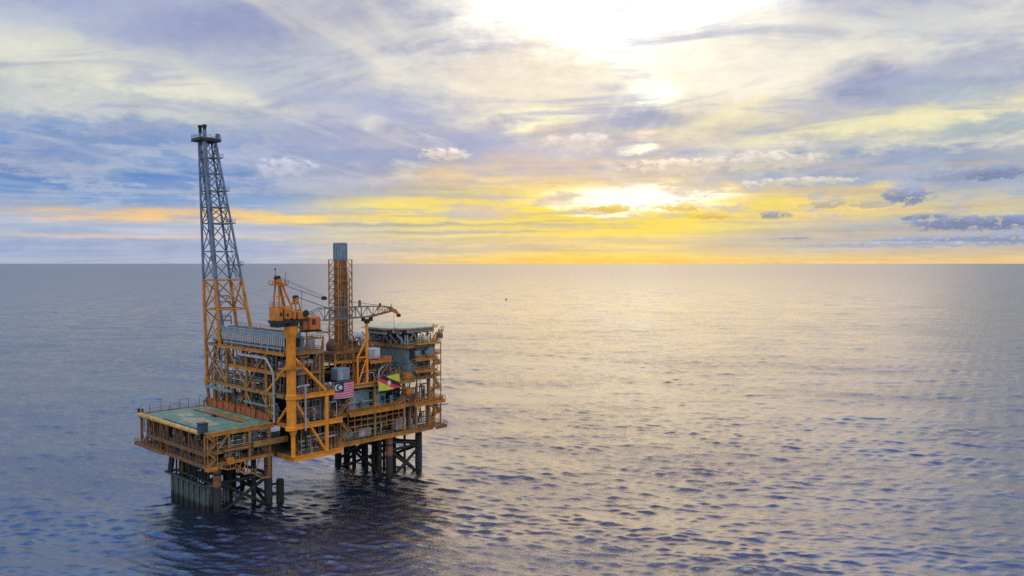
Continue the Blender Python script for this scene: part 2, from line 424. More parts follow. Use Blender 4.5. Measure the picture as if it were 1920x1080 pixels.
def build_world():
    w = bpy.data.worlds.new('World'); scene.world = w; w.use_nodes = True
    nt = w.node_tree; nt.nodes.clear()
    out = nt.nodes.new('ShaderNodeOutputWorld')
    tc = nt.nodes.new('ShaderNodeTexCoord'); d = X(nt, tc.outputs['Generated'])
    sp = nt.nodes.new('ShaderNodeSeparateXYZ'); nt.links.new(d.s, sp.inputs[0])
    dx, dy, dz = (X(nt, s) for s in sp.outputs)
    az = dx.op('ARCTAN2', dy)*(180/math.pi)
    el = dz.op('ARCSINE')*(180/math.pi)
    def comb(a, b, c=0.):
        n = nt.nodes.new('ShaderNodeCombineXYZ')
        for i, k in enumerate((a, b, c)):
            if isinstance(k, X): nt.links.new(k.s, n.inputs[i])
            else: n.inputs[i].default_value = k
        return X(nt, n.outputs[0])
    chart = comb(az, el)
    puff = noise(nt, mapping(nt, chart, (.42, .80, 1)), 1., 7, .64)           # billows
    puff2 = noise(nt, mapping(nt, chart, (.085, .17, 1), (7, 3, 0)), 1., 5, .55)
    # streaks lie on a high cloud sheet: project the direction on it
    inv = (dz.op('MAXIMUM', 0.)+.055)
    sheet = comb(dx/inv, dy/inv)
    streak = noise(nt, mapping(nt, sheet, (.7, 1.0, 1), (3, 1, 0), (0, 0, R(12))), 1., 7, .6, .5)
    low = el.ramp(.5, 9., .12, 1.)
    wx = az + (puff2 - .5)*11. + (puff - .5)*3.; wy = el + ((puff - .5)*2.2 + (puff2 - .5)*2.6 + (streak - .5)*1.6)*low
    # base: three vertical ramps blended by azimuth
    def ramp(k):
        n = nt.nodes.new('ShaderNodeValToRGB'); e = n.color_ramp.elements
        rows = [(max(0., min(1., (r[0]+1)/91.)), r[k]) for r in SKY_BASE]
        for i, (p, c) in enumerate(rows):
            q = e[i] if i < 2 else e.new(p)
            q.position = p; q.color = (*c, 1)
        return n
    t = (wy+1.)/91.
    cols = []
    for k in (1, 2, 3):
        n = ramp(k); nt.links.new(t.s, n.inputs[0]); cols.append(X(nt, n.outputs[0]))
    side = wx.ramp(8., 27.)
    left = wx.ramp(4., -21.)
    base = mixc(nt, side, mixc(nt, left, cols[1], cols[0]), cols[2])
    # away from the sunset the overcast is even and blue grey
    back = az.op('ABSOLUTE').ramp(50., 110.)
    col = base
    fine = noise(nt, mapping(nt, chart, (1.25, 2.3, 1), (2, 9, 0)), 1., 6, .66)
    def cover_of(a, e_, ra, re, rot, cover, edge):
        cs, sn = math.cos(R(rot)), math.sin(R(rot))
        ux, uy = (wx, wy) if edge < .3 else (ax_, ay_)
        X1 = ux.madd(cs/ra, uy.madd(sn/ra, -(a*cs+e_*sn)/ra)) if rot else ux.madd(1/ra, -a/ra)
        Y1 = uy.madd(cs/re, ux.madd(-sn/re, -(e_*cs-a*sn)/re)) if rot else uy.madd(1/re, -e_/re)
        g = ((X1*X1 + Y1*Y1)*-1.).op('EXPONENT')
        if edge > .3:
            n = fine if re < .75 else fine*.45 + puff*.55
            return (g*((n - .5)*(edge*13.) + 1.)).ramp(.30, .72, 0, cover)
        return (g + ((streak - .5)*edge*3. + (puff - .5)*edge*2.)*(g*3.).op('MINIMUM', 1.)).ramp(.08, .9, 0, cover)
    ax_ = az + (fine - .5)*1.1; ay_ = el + (fine - .5)*.25
    for (a, e_, ra, re, rot, c, cover, edge) in SKY_BLOBS:
        if edge < .3: col = mixc(nt, cover_of(a, e_, ra, re, rot, cover, edge), col, c)
    # layered sheets: lilac grey and cream streaks high up, thin bars and billows low down
    high = el.ramp(2.5, 8.)
    streak2 = noise(nt, mapping(nt, sheet, (1.0, 1.7, 1), (11, 4, 0), (0, 0, R(22))), 1., 8, .62, .8)
    wisps = noise(nt, mapping(nt, sheet, (1.7, .62, 1), (1, 8, 0), (0, 0, R(14))), 1., 6, .58, 1.2)
    col = mixc(nt, streak2.ramp(.46, .66, 0, .7)*high, col, LILAC)
    col = mixc(nt, wisps.ramp(.5, .7, 0, .45)*high*az.ramp(-34., -8., .5, 1.), col, CREAM)
    bars = noise(nt, mapping(nt, chart, (.055, 1.35, 1), (4, 6, 0)), 1., 5, .6)
    lowz = el.ramp(9., 4.5)*el.ramp(.0, .8)
    col = mixc(nt, (bars + (puff - .5)*.35).ramp(.49, .62, 0, .7)*lowz, col, mixc(nt, left, (.62,.50,.36), (.42,.48,.62)))
    bill = noise(nt, mapping(nt, chart, (.2, .62, 1), (9, 1, 0)), 1., 7, .66)
    mid = el.ramp(2.2, 3.6)*el.ramp(11., 7.)
    col = mixc(nt, bill.ramp(.5, .61, 0, .74)*mid, col, mixc(nt, side, mixc(nt, left, (.68,.53,.44), (.44,.50,.66)), (.40,.46,.60)))
    for (a, e_, ra, re, rot, c, cover, edge) in SKY_BLOBS:
        if edge < .3: continue
        m = cover_of(a, e_, ra, re, rot, cover, edge)
        # tops catch the glow, bases stay grey
        lit = tuple(min(1.2, k*1.35+.06) for k in c)
        c2 = mixc(nt, (ay_ + (fine - .5)*re*3.).ramp(e_ - re*.3, e_ + re*1.0), c, lit)
        col = mixc(nt, m, col, c2)
    # grain of the cloud sheet
    shade = (streak - .5)*.55 + (puff - .5)*.24 + (fine - .5)*.22 - .02
    k = comb(shade*1.0 + 1., shade*.96 + 1., shade*.82 + 1.)
    col = mixc(nt, 1., col, k, 'MULTIPLY')
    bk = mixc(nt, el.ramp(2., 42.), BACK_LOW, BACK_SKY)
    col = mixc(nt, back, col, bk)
    nish = nt.nodes.new('ShaderNodeTexSky'); nish.sky_type = 'NISHITA'; nish.sun_disc = False
    nish.sun_elevation = R(SUN_EL); nish.sun_rotation = R(SUN_AZ)
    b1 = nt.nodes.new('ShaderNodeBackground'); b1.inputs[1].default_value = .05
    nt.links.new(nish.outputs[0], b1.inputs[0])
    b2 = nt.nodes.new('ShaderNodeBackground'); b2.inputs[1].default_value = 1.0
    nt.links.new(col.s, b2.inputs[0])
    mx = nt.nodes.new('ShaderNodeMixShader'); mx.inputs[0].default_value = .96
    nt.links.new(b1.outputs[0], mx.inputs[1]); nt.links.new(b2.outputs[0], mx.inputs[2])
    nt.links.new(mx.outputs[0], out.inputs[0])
    w.cycles.sampling_method = 'MANUAL'; w.cycles.sample_map_resolution = 512
SUN_AZ, SUN_EL = 8.5, 17.
LILAC, CREAM = (.37,.41,.60), (.98,.90,.72)
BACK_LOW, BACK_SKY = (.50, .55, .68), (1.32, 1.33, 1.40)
build_world()
sl = bpy.data.lights.new('sun', 'SUN'); sl.energy = .5; sl.angle = R(44); sl.color = (.62, .44, .25)
so = bpy.data.objects.new('sun', sl); COL.objects.link(so)
sd = Vector((math.sin(R(SUN_AZ))*math.cos(R(SUN_EL)), math.cos(R(SUN_AZ))*math.cos(R(SUN_EL)), math.sin(R(SUN_EL))))
so.rotation_euler = sd.to_track_quat('Z', 'Y').to_euler(); so.location = (60, 400, 200)

# ------------------------------------------------------------------ camera
cam = bpy.data.cameras.new('camera'); co = bpy.data.objects.new('camera', cam); COL.objects.link(co)
cam.lens = 28.; cam.sensor_width = 36.; cam.clip_start = 1.; cam.clip_end = 400000.
co.location = (0, 0, 59.); co.rotation_euler = (R(90-1.765), 0, 0)
scene.camera = co
scene.view_settings.view_transform = 'Standard'; scene.view_settings.look = 'None'
scene.cycles.use_denoising = False          # keep the fine ripple and a trace of grain
scene.view_settings.exposure = 0.; scene.view_settings.gamma = 1.

# ------------------------------------------------------------------ sea
def sea_material():
    m, nt, b, oc = new_mat('sea_water')
    g = nt.nodes.new('ShaderNodeNewGeometry'); pos = X(nt, g.outputs['Position'])
    # gusts: patches where the ripples are rougher
    gust = noise(nt, mapping(nt, pos, (.006, .012, 0)), 1., 4, .55)
    b.inputs['Base Color'].default_value = (*SEA_BASE, 1)
    b.inputs['IOR'].default_value = SEA_IOR
    # ripples too small to model blur the mirror more where the sheet carries only long waves
    ln = nt.nodes.new('ShaderNodeVectorMath'); ln.operation = 'LENGTH'; nt.links.new(pos.s, ln.inputs[0])
    far = X(nt, ln.outputs['Value'])
    nt.links.new((far.ramp(150., 900., .04, .10) + (far*0. + 1000.).op('DIVIDE', far).ramp(1.1, .04, 0., .20)).s, b.inputs['Roughness'])
    h = noise(nt, mapping(nt, pos, (.8, 1.5, 0), (0,0,0), (0,0,R(12))), 1., 5, .68) \
      + noise(nt, mapping(nt, pos, (2.6, 4.2, 0), (5,2,0), (0,0,R(-10))), 1., 4, .65)*.36
    bp = nt.nodes.new('ShaderNodeBump'); bp.inputs['Distance'].default_value = SEA_BUMP
    nt.links.new(gust.ramp(.35, .65, .35, 1.).s, bp.inputs['Strength'])
    nt.links.new(h.s, bp.inputs['Height']); nt.links.new(bp.outputs[0], b.inputs['Normal'])
    return m
SEA_BASE = (.003, .009, .025); SEA_IOR = 2.9; SEA_BUMP = .23

HALF = 42.
def build_sea():
    rng = np.random.default_rng(11)
    r = 105.*np.exp(np.arange(0, 1460)*.0023)                # rings from 105 m to about 3 km
    a = np.linspace(R(-HALF), R(HALF), 1236)
    RR, AA = np.meshgrid(r, a, indexing='ij')
    x0 = RR*np.sin(AA); y0 = RR*np.cos(AA)
    gap = np.maximum(RR*.0023, RR*(a[1]-a[0]))
    z = np.zeros_like(RR); x = x0.copy(); y = y0.copy()
    def groups(scale, n=7):
        """slow patches where the chop is higher or lower"""
        f = np.zeros_like(RR)
        for _ in range(n):
            t = rng.random()*6.283; kk = 2*math.pi/(scale*(.5+1.2*rng.random()))
            f += np.sin(kk*(math.cos(t)*x0*.7 + math.sin(t)*y0) + rng.random()*6.283)
        return f/math.sqrt(n)
    G1 = np.clip(1.0 + .17*groups(45.) + .13*groups(140.), .55, 1.5)
    waves = [(.95*(14./.95)**((i+rng.random())/72), 0) for i in range(72)] + [(15.*(55./15.)**((i+rng.random())/14), 1) for i in range(14)]
    for lam, swell in waves:
        k = 2*math.pi/lam
        ang = R(-98) + rng.normal()*R(17 if swell else 25)       # wind sea running towards the camera
        amp = (.0034*lam if swell else .0150*lam*min(1., (2.3/lam)**1.0)*(.75 if lam < 4 else 1))*(.6+.8*rng.random())
        ph = rng.random()*2*math.pi
        fade = np.clip(lam/(gap*3.0) - .7, 0, 1)
        kx, ky = math.cos(ang), math.sin(ang)
        p = k*(kx*x0 + ky*y0) + ph
        # slow groups so crests come and go
        p2 = (k*.13)*(-ky*x0*1.3 + kx*y0) + rng.random()*6
        env = (.6 + .65*np.sin(p2))*fade*amp*(1. if swell else G1)
        z += env*np.sin(p); s = env*np.cos(p)*.95
        x += kx*s; y += ky*s
    nr, na = RR.shape
    edge = np.clip((nr-1-np.arange(nr))/240., 0, 1)[:, None]
    z *= edge
    co_ = np.stack([x, y, z], -1).reshape(-1, 3)
    idx = np.arange(nr*na).reshape(nr, na)
    q = np.stack([idx[:-1,:-1], idx[:-1,1:], idx[1:,1:], idx[1:,:-1]], -1).reshape(-1, 4)
    # the calm far water: a ring of quads out to the horizon, joined to the outer row, and the sides and rear
    nv = len(co_)
    extra = []; quads = []
    far = 260000.
    last = idx[-1]
    fr = [3e3, 6e3, 3e4, far]
    prev = last[::27].tolist()
    if prev[-1] != last[-1]: prev.append(int(last[-1]))
    aa = [a[i - last[0]] for i in prev]
    for rr_ in fr[1:]:
        cur = []
        for t in aa:
            extra.append((rr_*math.sin(t), rr_*math.cos(t), 0.)); cur.append(nv+len(extra)-1)
        for j in range(len(cur)-1): quads.append((prev[j], cur[j], cur[j+1], prev[j+1]))
        prev = cur
    # left and right flanks and the water behind, as flat fans
    base = nv+len(extra)
    rest = np.linspace(R(HALF), R(360-HALF), 60)
    for rr_ in (40., r[0], r[-1], far):
        for t in rest: extra.append((rr_*math.sin(t), rr_*math.cos(t), 0.))
    for lv in range(3):
        for j in range(59):
            quads.append((base+lv*60+j, base+(lv+1)*60+j, base+(lv+1)*60+j+1, base+lv*60+j+1))
    nb = nv+len(extra); inner = np.linspace(R(-HALF), R(HALF), 40)
    for rr_ in (40., r[0]+.05):
        for t in inner: extra.append((rr_*math.sin(t), rr_*math.cos(t), 0.))
    for j in range(39): quads.append((nb+j, nb+40+j, nb+41+j, nb+j+1))
    cen = nv+len(extra); ring = [(40.*math.sin(t), 40.*math.cos(t), 0.) for t in np.linspace(0, 2*math.pi, 49)[:-1]]
    extra.append((0,0,0.)); extra += ring
    tri = [(cen, cen+1+(j+1) % 48, cen+1+j, cen) for j in range(48)]
    allv = np.concatenate([co_, np.array(extra)], 0)
    allq = np.concatenate([q, np.array(quads)[:, ::-1]], 0)
    me = bpy.data.meshes.new('sea')
    nq = len(allq); nt_ = len(tri)
    me.vertices.add(len(allv)); me.vertices.foreach_set('co', allv.astype(np.float32).ravel())
    loops = np.concatenate([allq.ravel(), np.array([t[:3] for t in tri]).ravel()])
    me.loops.add(len(loops)); me.loops.foreach_set('vertex_index', loops.astype(np.int32))
    me.polygons.add(nq+nt_)
    ls = np.concatenate([np.arange(nq)*4, nq*4+np.arange(nt_)*3])
    me.polygons.foreach_set('loop_start', ls.astype(np.int32))
    me.update(calc_edges=True); me.validate()
    me.polygons.foreach_set('use_smooth', np.ones(len(me.polygons), dtype=bool))
    me.materials.append(sea_material())
    o = bpy.data.objects.new('sea', me); COL.objects.link(o)
    tag(o, 'rippled blue grey sea reaching the horizon', None, None, 'structure')
    return o
build_sea()
# ------------------------------------------------------------------ jackets in the water
def bars(parent, name, pairs, r, material, n=10):
    for p, q in pairs:
        part(parent, name, MB().tube(p, q, r, n=n), material, True)

J = thing('jacket', 'dark steel jacket legs and braces under the green decked end, beside the conductors', 'jacket', (-7, 18, 0))
for u, v in ((-13.6, 11.2), (-1.0, 9.9), (-13.6, 28), (-1.0, 28)):
    part(J, 'leg', MB().tube((u,v,-6), (u,v,12.3), .98, n=20), M['leg'], True)
bars(J, 'brace', [((-13.6,11.2,7.3),(-1,9.9,-.8)), ((-1,9.9,6.6),(-13.6,11.2,-.8)), ((-13.6,11.2,6.9),(-1,9.9,6.9)),
                  ((-13.6,28,7.3),(-1,28,-.8)), ((-1,28,6.6),(-13.6,28,-.8)), ((-13.6,28,7),(-1,28,7)),
                  ((-1,9.9,7.2),(-1,28,-.8)), ((-1,28,7.2),(-1,9.9,-.8)), ((-1,9.9,7),(-1,28,7)),
                  ((-13.6,11.2,7),(-13.6,28,7)), ((-13.6,28,6.6),(-1,9.9,6.6)),
                  ((-13.6,28,11),(-1,9.9,2.)),((-7,19,11.5),(-1,28,3))], .42, M['marine'])
for u, v, r in ((-4.2, 11.2, .62), (-7.5, 17, .75), (-5, 24, .6), (.6, 25.8, .6)):
    part(J, 'caisson', MB().tube((u,v,-6), (u,v,12.4), r, n=14), M['marine'], True)
part(J, 'pile_stub', MB().tube((1.9,9.3,-6), (1.9,9.3,5.0), .95, n=18).tube((1.9,9.3,5.0),(1.9,9.3,5.25),.78, n=18), M['marine'], True)
for z in (4.2, 1.6): part(J, 'stub_link', MB().tube((-.2,9.8,z),(1.2,9.4,z),.3), M['marine'], True)

J2 = thing('jacket', 'dark steel jacket legs under the far right end below the stair tower', 'jacket', (38, 16, 0))
for u, v in ((33.6, 6.0), (45.0, 7.0), (31.4, 27), (45, 27)):
    part(J2, 'leg', MB().tube((u,v,-6), (u,v,12.3), .98, n=20), M['leg'] if v == 6. else M['marine'], True)
bars(J2, 'brace', [((33.6,6,7.3),(45,7,-1.)), ((45,7,6.2),(33.6,6,-1.)), ((33.6,6,9.8),(45,7,7.6)), ((33.6,6,7.4),(45,7,7.2)),
                   ((33.6,6,8),(31.4,27,-.8)), ((31.4,27,8),(33.6,6,-.8)), ((33.6,6,8.4),(31.4,27,8.4)), ((33.2,9,12),(31.4,27,2.)),
                   ((31.4,27,7.6),(45,27,-1)), ((45,27,7.4),(31.4,27,-1)), ((45,7,7),(45,27,7)), ((45,7,7),(45,27,-1)), ((45,27,7),(45,7,-1)),
                   ((31.4,27,8.4),(45,27,8.4)), ((31.4,27,8.4),(45,7,8.))], .42, M['marine'])
for u, v, r in ((32.0,8.2,.62), (38.6,10.2,.62), (34.2,14,.5), (34.4,17.5,.55), (36.5,15.3,.5), (34.2,26.7,.95), (36,21,.6), (40,20,.7), (33.4,22,.6), (38,14,.4), (41.5,9,.35)):
    part(J2, 'caisson', MB().tube((u,v,-6), (u,v,12.4), r, n=12), M['marine'], True)
lad = MB()
for k in range(22): lad.tube((45.0,7.0,.6+k*.42),(45.0,7.0,.68+k*.42),1.05,n=14)
part(J2, 'growth_ring', lad, M['cond'], True)

CR = thing('conductor_bank', 'row of weathered conductor pipes in a guide frame under the green deck', 'conductors', (-16, 22, 0))
for k in range(13):
    v = 13.0 + k*1.42
    part(CR, 'conductor', MB().tube((-15.9+.15*(k % 2), v, -6), (-15.9+.15*(k % 2), v, 6.4), .43, n=14), M['conductor'], True)
for k in range(6):
    u = -15.0 + k*1.0
    part(CR, 'conductor', MB().tube((u-.3, 12.4+.2*(k % 2), -6), (u-.3, 12.4+.2*(k % 2), 6.0 if k else 6.6), .40, n=14), M['conductor'], True)
for k in range(8):
    part(CR, 'riser', MB().tube((-14.6+.3*(k % 3), 13.5+k*2.2, 6), (-14.6+.3*(k % 3), 13.5+k*2.2, 12.6), .3+.12*(k % 2), n=10), M['dark'], True)
part(CR, 'shade_sheet', MB().box(-14.9,-14.7,13,31,-3,6.2), M['black'], label='black sheet added as shade behind the conductors')  # black sheet added so the gaps between the tubes read as shade
part(CR, 'guide_frame', MB().beam((-16.6,11.6,6.6),(-16.6,32.4,6.6),.5,.45).beam((-14.6,12,6.9),(-14.6,31.5,6.9),.4,.4)
     .beam((-16.8,11.8,6.7),(-9.5,11.8,6.7),.45,.45).beam((-16.6,22,6.6),(-13.6,22,6.6),.3,.3).beam((-16.6,31.6,6.6),(-13,31.6,6.6),.4,.4), M['cond'])
part(CR, 'hanger_frame', MB().beam((-16.2,14.5,12.3),(-16.2,31.5,12.3),.2).beam((-16.2,15,6.6),(-16.2,15,12.5),.25).beam((-16.2,21,6.6),(-16.2,21,12.5),.25).beam((-16.2,27,6.6),(-16.2,27,12.5),.3)
     .beam((-16.2,31,6.6),(-15.4,31,12.5),.8).beam((-16.2,30,6.6),(-15.4,30,12.5),.6), M['dark'])

# ------------------------------------------------------------------ green decked end
W = thing('wellhead_module', 'lower deck module with worn green top and open orange trusses below', 'wellhead deck', (-9.6, 25, 12.5))
L0, L1, V0, V1 = -18.6, -.9, 7.3, 43.2
d = part(W, 'deck', MB().box(L0+.5, L1, V0+.5, V1-.3, 19.75, 20.0), M['green'], label='worn green top deck')
part(d, 'plank_patch', MB().prism([(-15.6,16),(-11,14.5),(-9.3,27),(-13.8,30)], 20.0, 20.03).prism([(-13,31),(-9.6,30),(-8.6,35.5),(-12,36.5)],20.,20.03), M['cloudwhite'], label='cream worn patch')
part(d, 'deck_slot', MB().box(-17.3,-17.0,10,32,20.0,20.12).box(-6.4,-6.15,13,38,20.,20.15).box(-7.3,-6.9,24.5,26.5,20.,20.6), M['dark'])
part(d, 'plank_patch', MB().box(-5.9,-3.2,14,38,20.0,20.06), M['tan'])
part(W, 'edge_beam', MB().path([(L0,V0+2.4,19.9),(L0,25,19.9),(L0,V1-.3,19.9),(L0+.6,V1,19.9)], .55, 10), M['gold'], True, label='rounded gold yellow edge beam')
part(W, 'edge_beam', MB().ibeam((L0+1.2,V0,19.55),(L1,V0,19.55),.6,1.0).box(L0+.9,L0+1.3,V0-.3,V0+.4,19,20.1), M['orange'])
part(W, 'edge_beam', MB().ibeam((L0,V1,19.5),(L1,V1,19.5),.5,.9), M['tan'])
for z, v1, mm in ((15.55, 38.5, 'umber'), (12.7, V1, 'umber')):
    part(W, 'deck', MB().box(L0+.3, L1, V0+.3, v1, z-.1, z), M['plate'], label='dark lower deck')
    part(W, 'edge_beam', MB().ibeam((L0,V0,z-.35),(L0,v1,z-.35),.4,.75), M[mm])
    part(W, 'edge_beam', MB().ibeam((L0,V0,z-.35),(L1,V0,z-.35),.4,.75), M['tan' if z > 13 else 'orange'])
    part(W, 'edge_beam', MB().ibeam((L0,v1,z-.35),(L1,v1,z-.35),.4,.75), M[mm])
part(W, 'edge_beam', MB().box(-19.6,L0,28,V1+.6,12.45,12.7).ibeam((-19.6,28,12.4),(-19.6,V1+.6,12.4),.3,.5).beam((L0,24,12.4),(-19.6,28,12.4),.3,.5), M['brown'], label='brown cantilever walkway')
for k in range(10):
    v = V0+.4 + k*3.9
    part(W, 'column', MB().beam((L0+.4,v,12.7),(L0+.4,v,19.4),.42), M['umber' if k % 3 else 'brown'])
for k in range(9):
    v = V0+.4 + k*3.9
    if k in (1, 3, 5, 7):
        part(W, 'brace', MB().beam((L0+.4,v+1.95,15.6),(L0+.4,v+.5,19.3),.28).beam((L0+.4,v+1.95,15.6),(L0+.4,v+3.4,19.3),.28), M['umber'])
    else:
        part(W, 'brace', MB().beam((L0+.4,v+1.95,12.8),(L0+.4,v+.5,15.3),.26).beam((L0+.4,v+1.95,12.8),(L0+.4,v+3.4,15.3),.26), M['umber'])
for u in (-12.6, -7.4, -2.0):
    part(W, 'column', MB().beam((u,V0,12.0),(u,V0,19.3),.5), M['tan'])
part(W, 'brace', MB().beam((-15.6,V0-.1,15.4),(-12.8,V0-.1,19.2),.35), M['tan'])
part(W, 'column', MB().tube((-2.0,V0+.3,8.2),(-2.0,V0+.3,19.0),.42,n=10), M['tan'], True)
part(W, 'shade_sheet', MB().box(-15.2,-15.0,12,41,12.7,19.6).box(-15,-2,12.0,12.2,12.7,19.5), M['dark'], label='dark sheet added as inner shade')  # dark sheets added to stand in for shade inside the module
for k, (x0,x1,y0,y1,z0,z1,mm) in enumerate(((-17.2,-15.6,14,18,12.7,14.8,'dkblue'),(-17.4,-16,22,27,12.7,15,'dkblue'),(-17.2,-15.6,31,36,15.6,18.4,'midgrey'),
        (-17,-15.6,16,22,15.6,18,'dark'),(-12,-9,8.4,11,12.7,14.7,'dkblue'),(-6.8,-3,8.6,11.5,12.8,15.0,'dkblue'),(-11.6,-8.4,8.8,11,15.6,18.2,'dkblue'),(-6.6,-3.5,8.6,11,15.7,18.,'midgrey'))):
    part(W, 'equipment_box', MB().cbox(x0,x1,y0,y1,z0,z1,.2), M[mm])
for k in range(7):
    z = 16.1+.5*(k % 5); part(W, 'pipe', MB().path([(-15.,8.0+.25*k,z),(-9-.5*k,8.0+.25*k,z),(-3+.3*k,8.+.25*k,z-.3),(-1,8.+.25*k,z-.3)], .13+.03*(k % 3)), M[('grey','midgrey','white','dkblue')[k % 4]], True)
part(W, 'shade_sheet', MB().box(-16.1,-15.95,9,42,12.7,19.6), M['black'], label='dark sheet added as inner shade')  # further black sheet put in as painted shade behind the left face
for k in range(6):
    part(W, 'pipe', MB().tube((-16.8+.2*k,10+4.5*k,12.8),(-16.8+.2*k,10+4.5*k,19.2),.16), M[('brown','midgrey','dkblue')[k % 3]], True)
# corner stair box
sb = MB()
for u in (-18.5,-16.2):
    for v in (V0-1.6, V0-.1): sb.beam((u,v,12.0),(u,v,19.6),.16)
part(W, 'stair_cage', sb, M['tan'])
part(W, 'stair', MB().stair((-18.3,V0-.8,12.3),(-16.3,V0-.8,14.0),.8).stair((-16.3,V0-.8,14.0),(-18.3,V0-.8,15.7),.8).stair((-18.3,V0-.8,15.7),(-16.3,V0-.8,17.6),.8).stair((-16.3,V0-.8,17.6),(-18.2,V0-.8,19.4),.8), M['tan'])
part(W, 'stair', MB().stair((-16.2,V0-.7,12.2),(-13.6,V0-.7,11.1),1.).box(-13.6,-11.6,V0-1.2,V0-.2,10.95,11.1)
     .stair((-11.6,V0-.7,11.1),(-9.2,V0-.7,9.2),1.).box(-9.2,-7.4,V0-1.2,V0-.2,9.05,9.2).stair((-7.4,V0-.7,9.2),(-4.6,V0-.7,7.4),1.).box(-4.6,-2.4,V0-1.3,V0-.1,7.2,7.4)
     .beam((-2.6,V0-.2,7.4),(-2.6,V0-.2,12.4),.18).beam((-8,V0-.2,9.2),(-8,V0-.2,12.4),.18).beam((-12.4,V0-.2,11),(-12.4,V0-.2,12.6),.2), M['tan'], label='tan stairs stepping down to the boat landing')
part(W, 'hanging_box', MB().cbox(-18.5,-16.0,V0-1.6,V0+.2,11.3,12.2,.12).cbox(-13.4,-11.6,V0-.9,V0+.2,12.0,13.6,.1), M['orange'])
part(W, 'brace', MB().beam((-10.5,V0+.2,9.4),(-9.2,V0+.2,12.2),.22).beam((-7.8,V0+.2,12.2),(-9.2,V0+.2,9.4),.22).beam((-6,V0+.3,8.2),(-4.4,V0+.3,12.2),.2), M['orange'])
part(W, 'walkway', MB().box(-7.0,2.2,V0-1.3,V0,15.45,15.62).box(-7.0,2.2,V0-1.4,V0-1.3,15.2,16.6), M['tan'], label='plated tan walkway reaching right')
part(W, 'walkway', MB().box(-14,-7.6,V0-1.0,V0,15.3,15.5).rail([(-14,V0-1.0,15.5),(-7.6,V0-1.0,15.5)]), M['tan'])
part(W, 'railing', MB().rail([(L0-.1,V0,15.6),(L0-.1,38.5,15.6)],1.1,2.4,.035).rail([(L0-.1,V0,12.7),(L0-.1,26,12.7)],1.1,2.4,.035).rail([(L0,V0-.1,12.7),(L1,V0-.1,12.7)],1.1,2,.035), M['umber'])
part(W, 'railing', MB().rail([(-19.6,28,12.7),(-19.6,V1+.6,12.7),(L0,V1+.6,12.7)]), M['brown'])
rp = MB()
for k, u in enumerate((-18.2,-16.0,-13.0,-10.6,-8.0,-5.6,-2.6)):
    rp.beam((u,V1-.2,20),(u,V1-.2,22.3 if k % 3 != 2 else 22.6),.13)
rp.beam((-8.0,V1-.2,22.5),(-5.6,V1-.2,22.5),.1).beam((-2.6,V1-.2,22.6),(-2.0,V1-.2,23.1),.1)
part(W, 'railing', rp.rail([(-18.4,V1-.2,20),(-1.2,V1-.2,20)],1.1,2.4,.03), M['brown'], label='thin posts along the back edge')
part(W, 'bollard', MB().lathe((-1.7,42,20),(0,0,1),[(.25,0),(.25,1.2),(.5,1.3),(.5,1.8),(.2,1.9)]), M['green'], True)
part(W, 'bollard', MB().lathe((-18.7,V1,20),(0,0,1),[(.3,0),(.3,1.2),(.38,1.3),(.2,1.5)]), M['dark'], True)
part(W, 'bollard', MB().lathe((-17.7,V1,20),(0,0,1),[(.22,0),(.22,1.0),(.3,1.1),(.15,1.3)]), M['dark'], True)
part(W, 'ladder', MB().rail([(L0+.2,V1-3,15.7),(L0+.2,V1-.4,15.7)],3.6,.6,.06), M['brown'])

DB = thing('tool_bin', 'dark blue steel bin on the near corner of the green deck', 'bin', (-18, 9, 20))
part(DB, 'shell', MB().cbox(-18.9,-17.0,8.4,10.2,19.9,22.0,.1), M['dkblue'])
part(DB, 'lid', MB().cbox(-19.0,-16.9,8.3,10.3,22.0,22.2,.05), M['dark'])

for k, (v0, v1, lab) in enumerate(((42.6,36.6,'rusty windbreak panel at the flare tower foot, end of the row on the green deck'),
        (36.3,26.8,'rusty windbreak panel second from the flare tower on the green deck'),
        (26.2,16.2,'long rusty windbreak panel third from the flare tower on the green deck'),
        (15.6,9.4,'rusty windbreak panel nearest the crane pedestal, its end sloping down'))):
    t = thing('windbreak_panel', lab, 'windbreak', (-.6,(v0+v1)/2,20), 'rusty windbreak panels along the inner edge of the green deck')
    mb = MB()
    if k < 3: mb.box(-.72,-.55,v1,v0,20.05,22.3)
    else: mb.add([(-.72,v1,20.05),(-.55,v1,20.05),(-.55,v0,20.05),(-.72,v0,20.05),(-.72,v1,21.3),(-.55,v1,21.3),(-.55,v0,22.2),(-.72,v0,22.2)], [(3,2,1,0),(4,5,6,7),(0,1,5,4),(1,2,6,5),(2,3,7,6),(3,0,4,7)])
    part(t, 'sheet', mb, M['panel'])
    fr = MB(); n = max(2, int((v0-v1)/2.4))
    for i in range(n+1): fr.beam((-.8, v1+.08+(v0-v1-.16)*i/n, 20.0), (-.8, v1+.08+(v0-v1-.16)*i/n, 22.2 if k < 3 else 21.3+.9*i/n), .14)
    fr.beam((-.8,v1,22.36 if k < 3 else 21.36),(-.8,v0,22.36 if k < 3 else 22.26),.2,.12)
    part(t, 'frame', fr, M['brown'])

# ------------------------------------------------------------------ main topside
T = thing('production_topside', 'orange multi-storey steel deck frame in the middle of the platform', 'platform deck', (20, 16, 12.5))
U1, VB = 47.8, 30.0
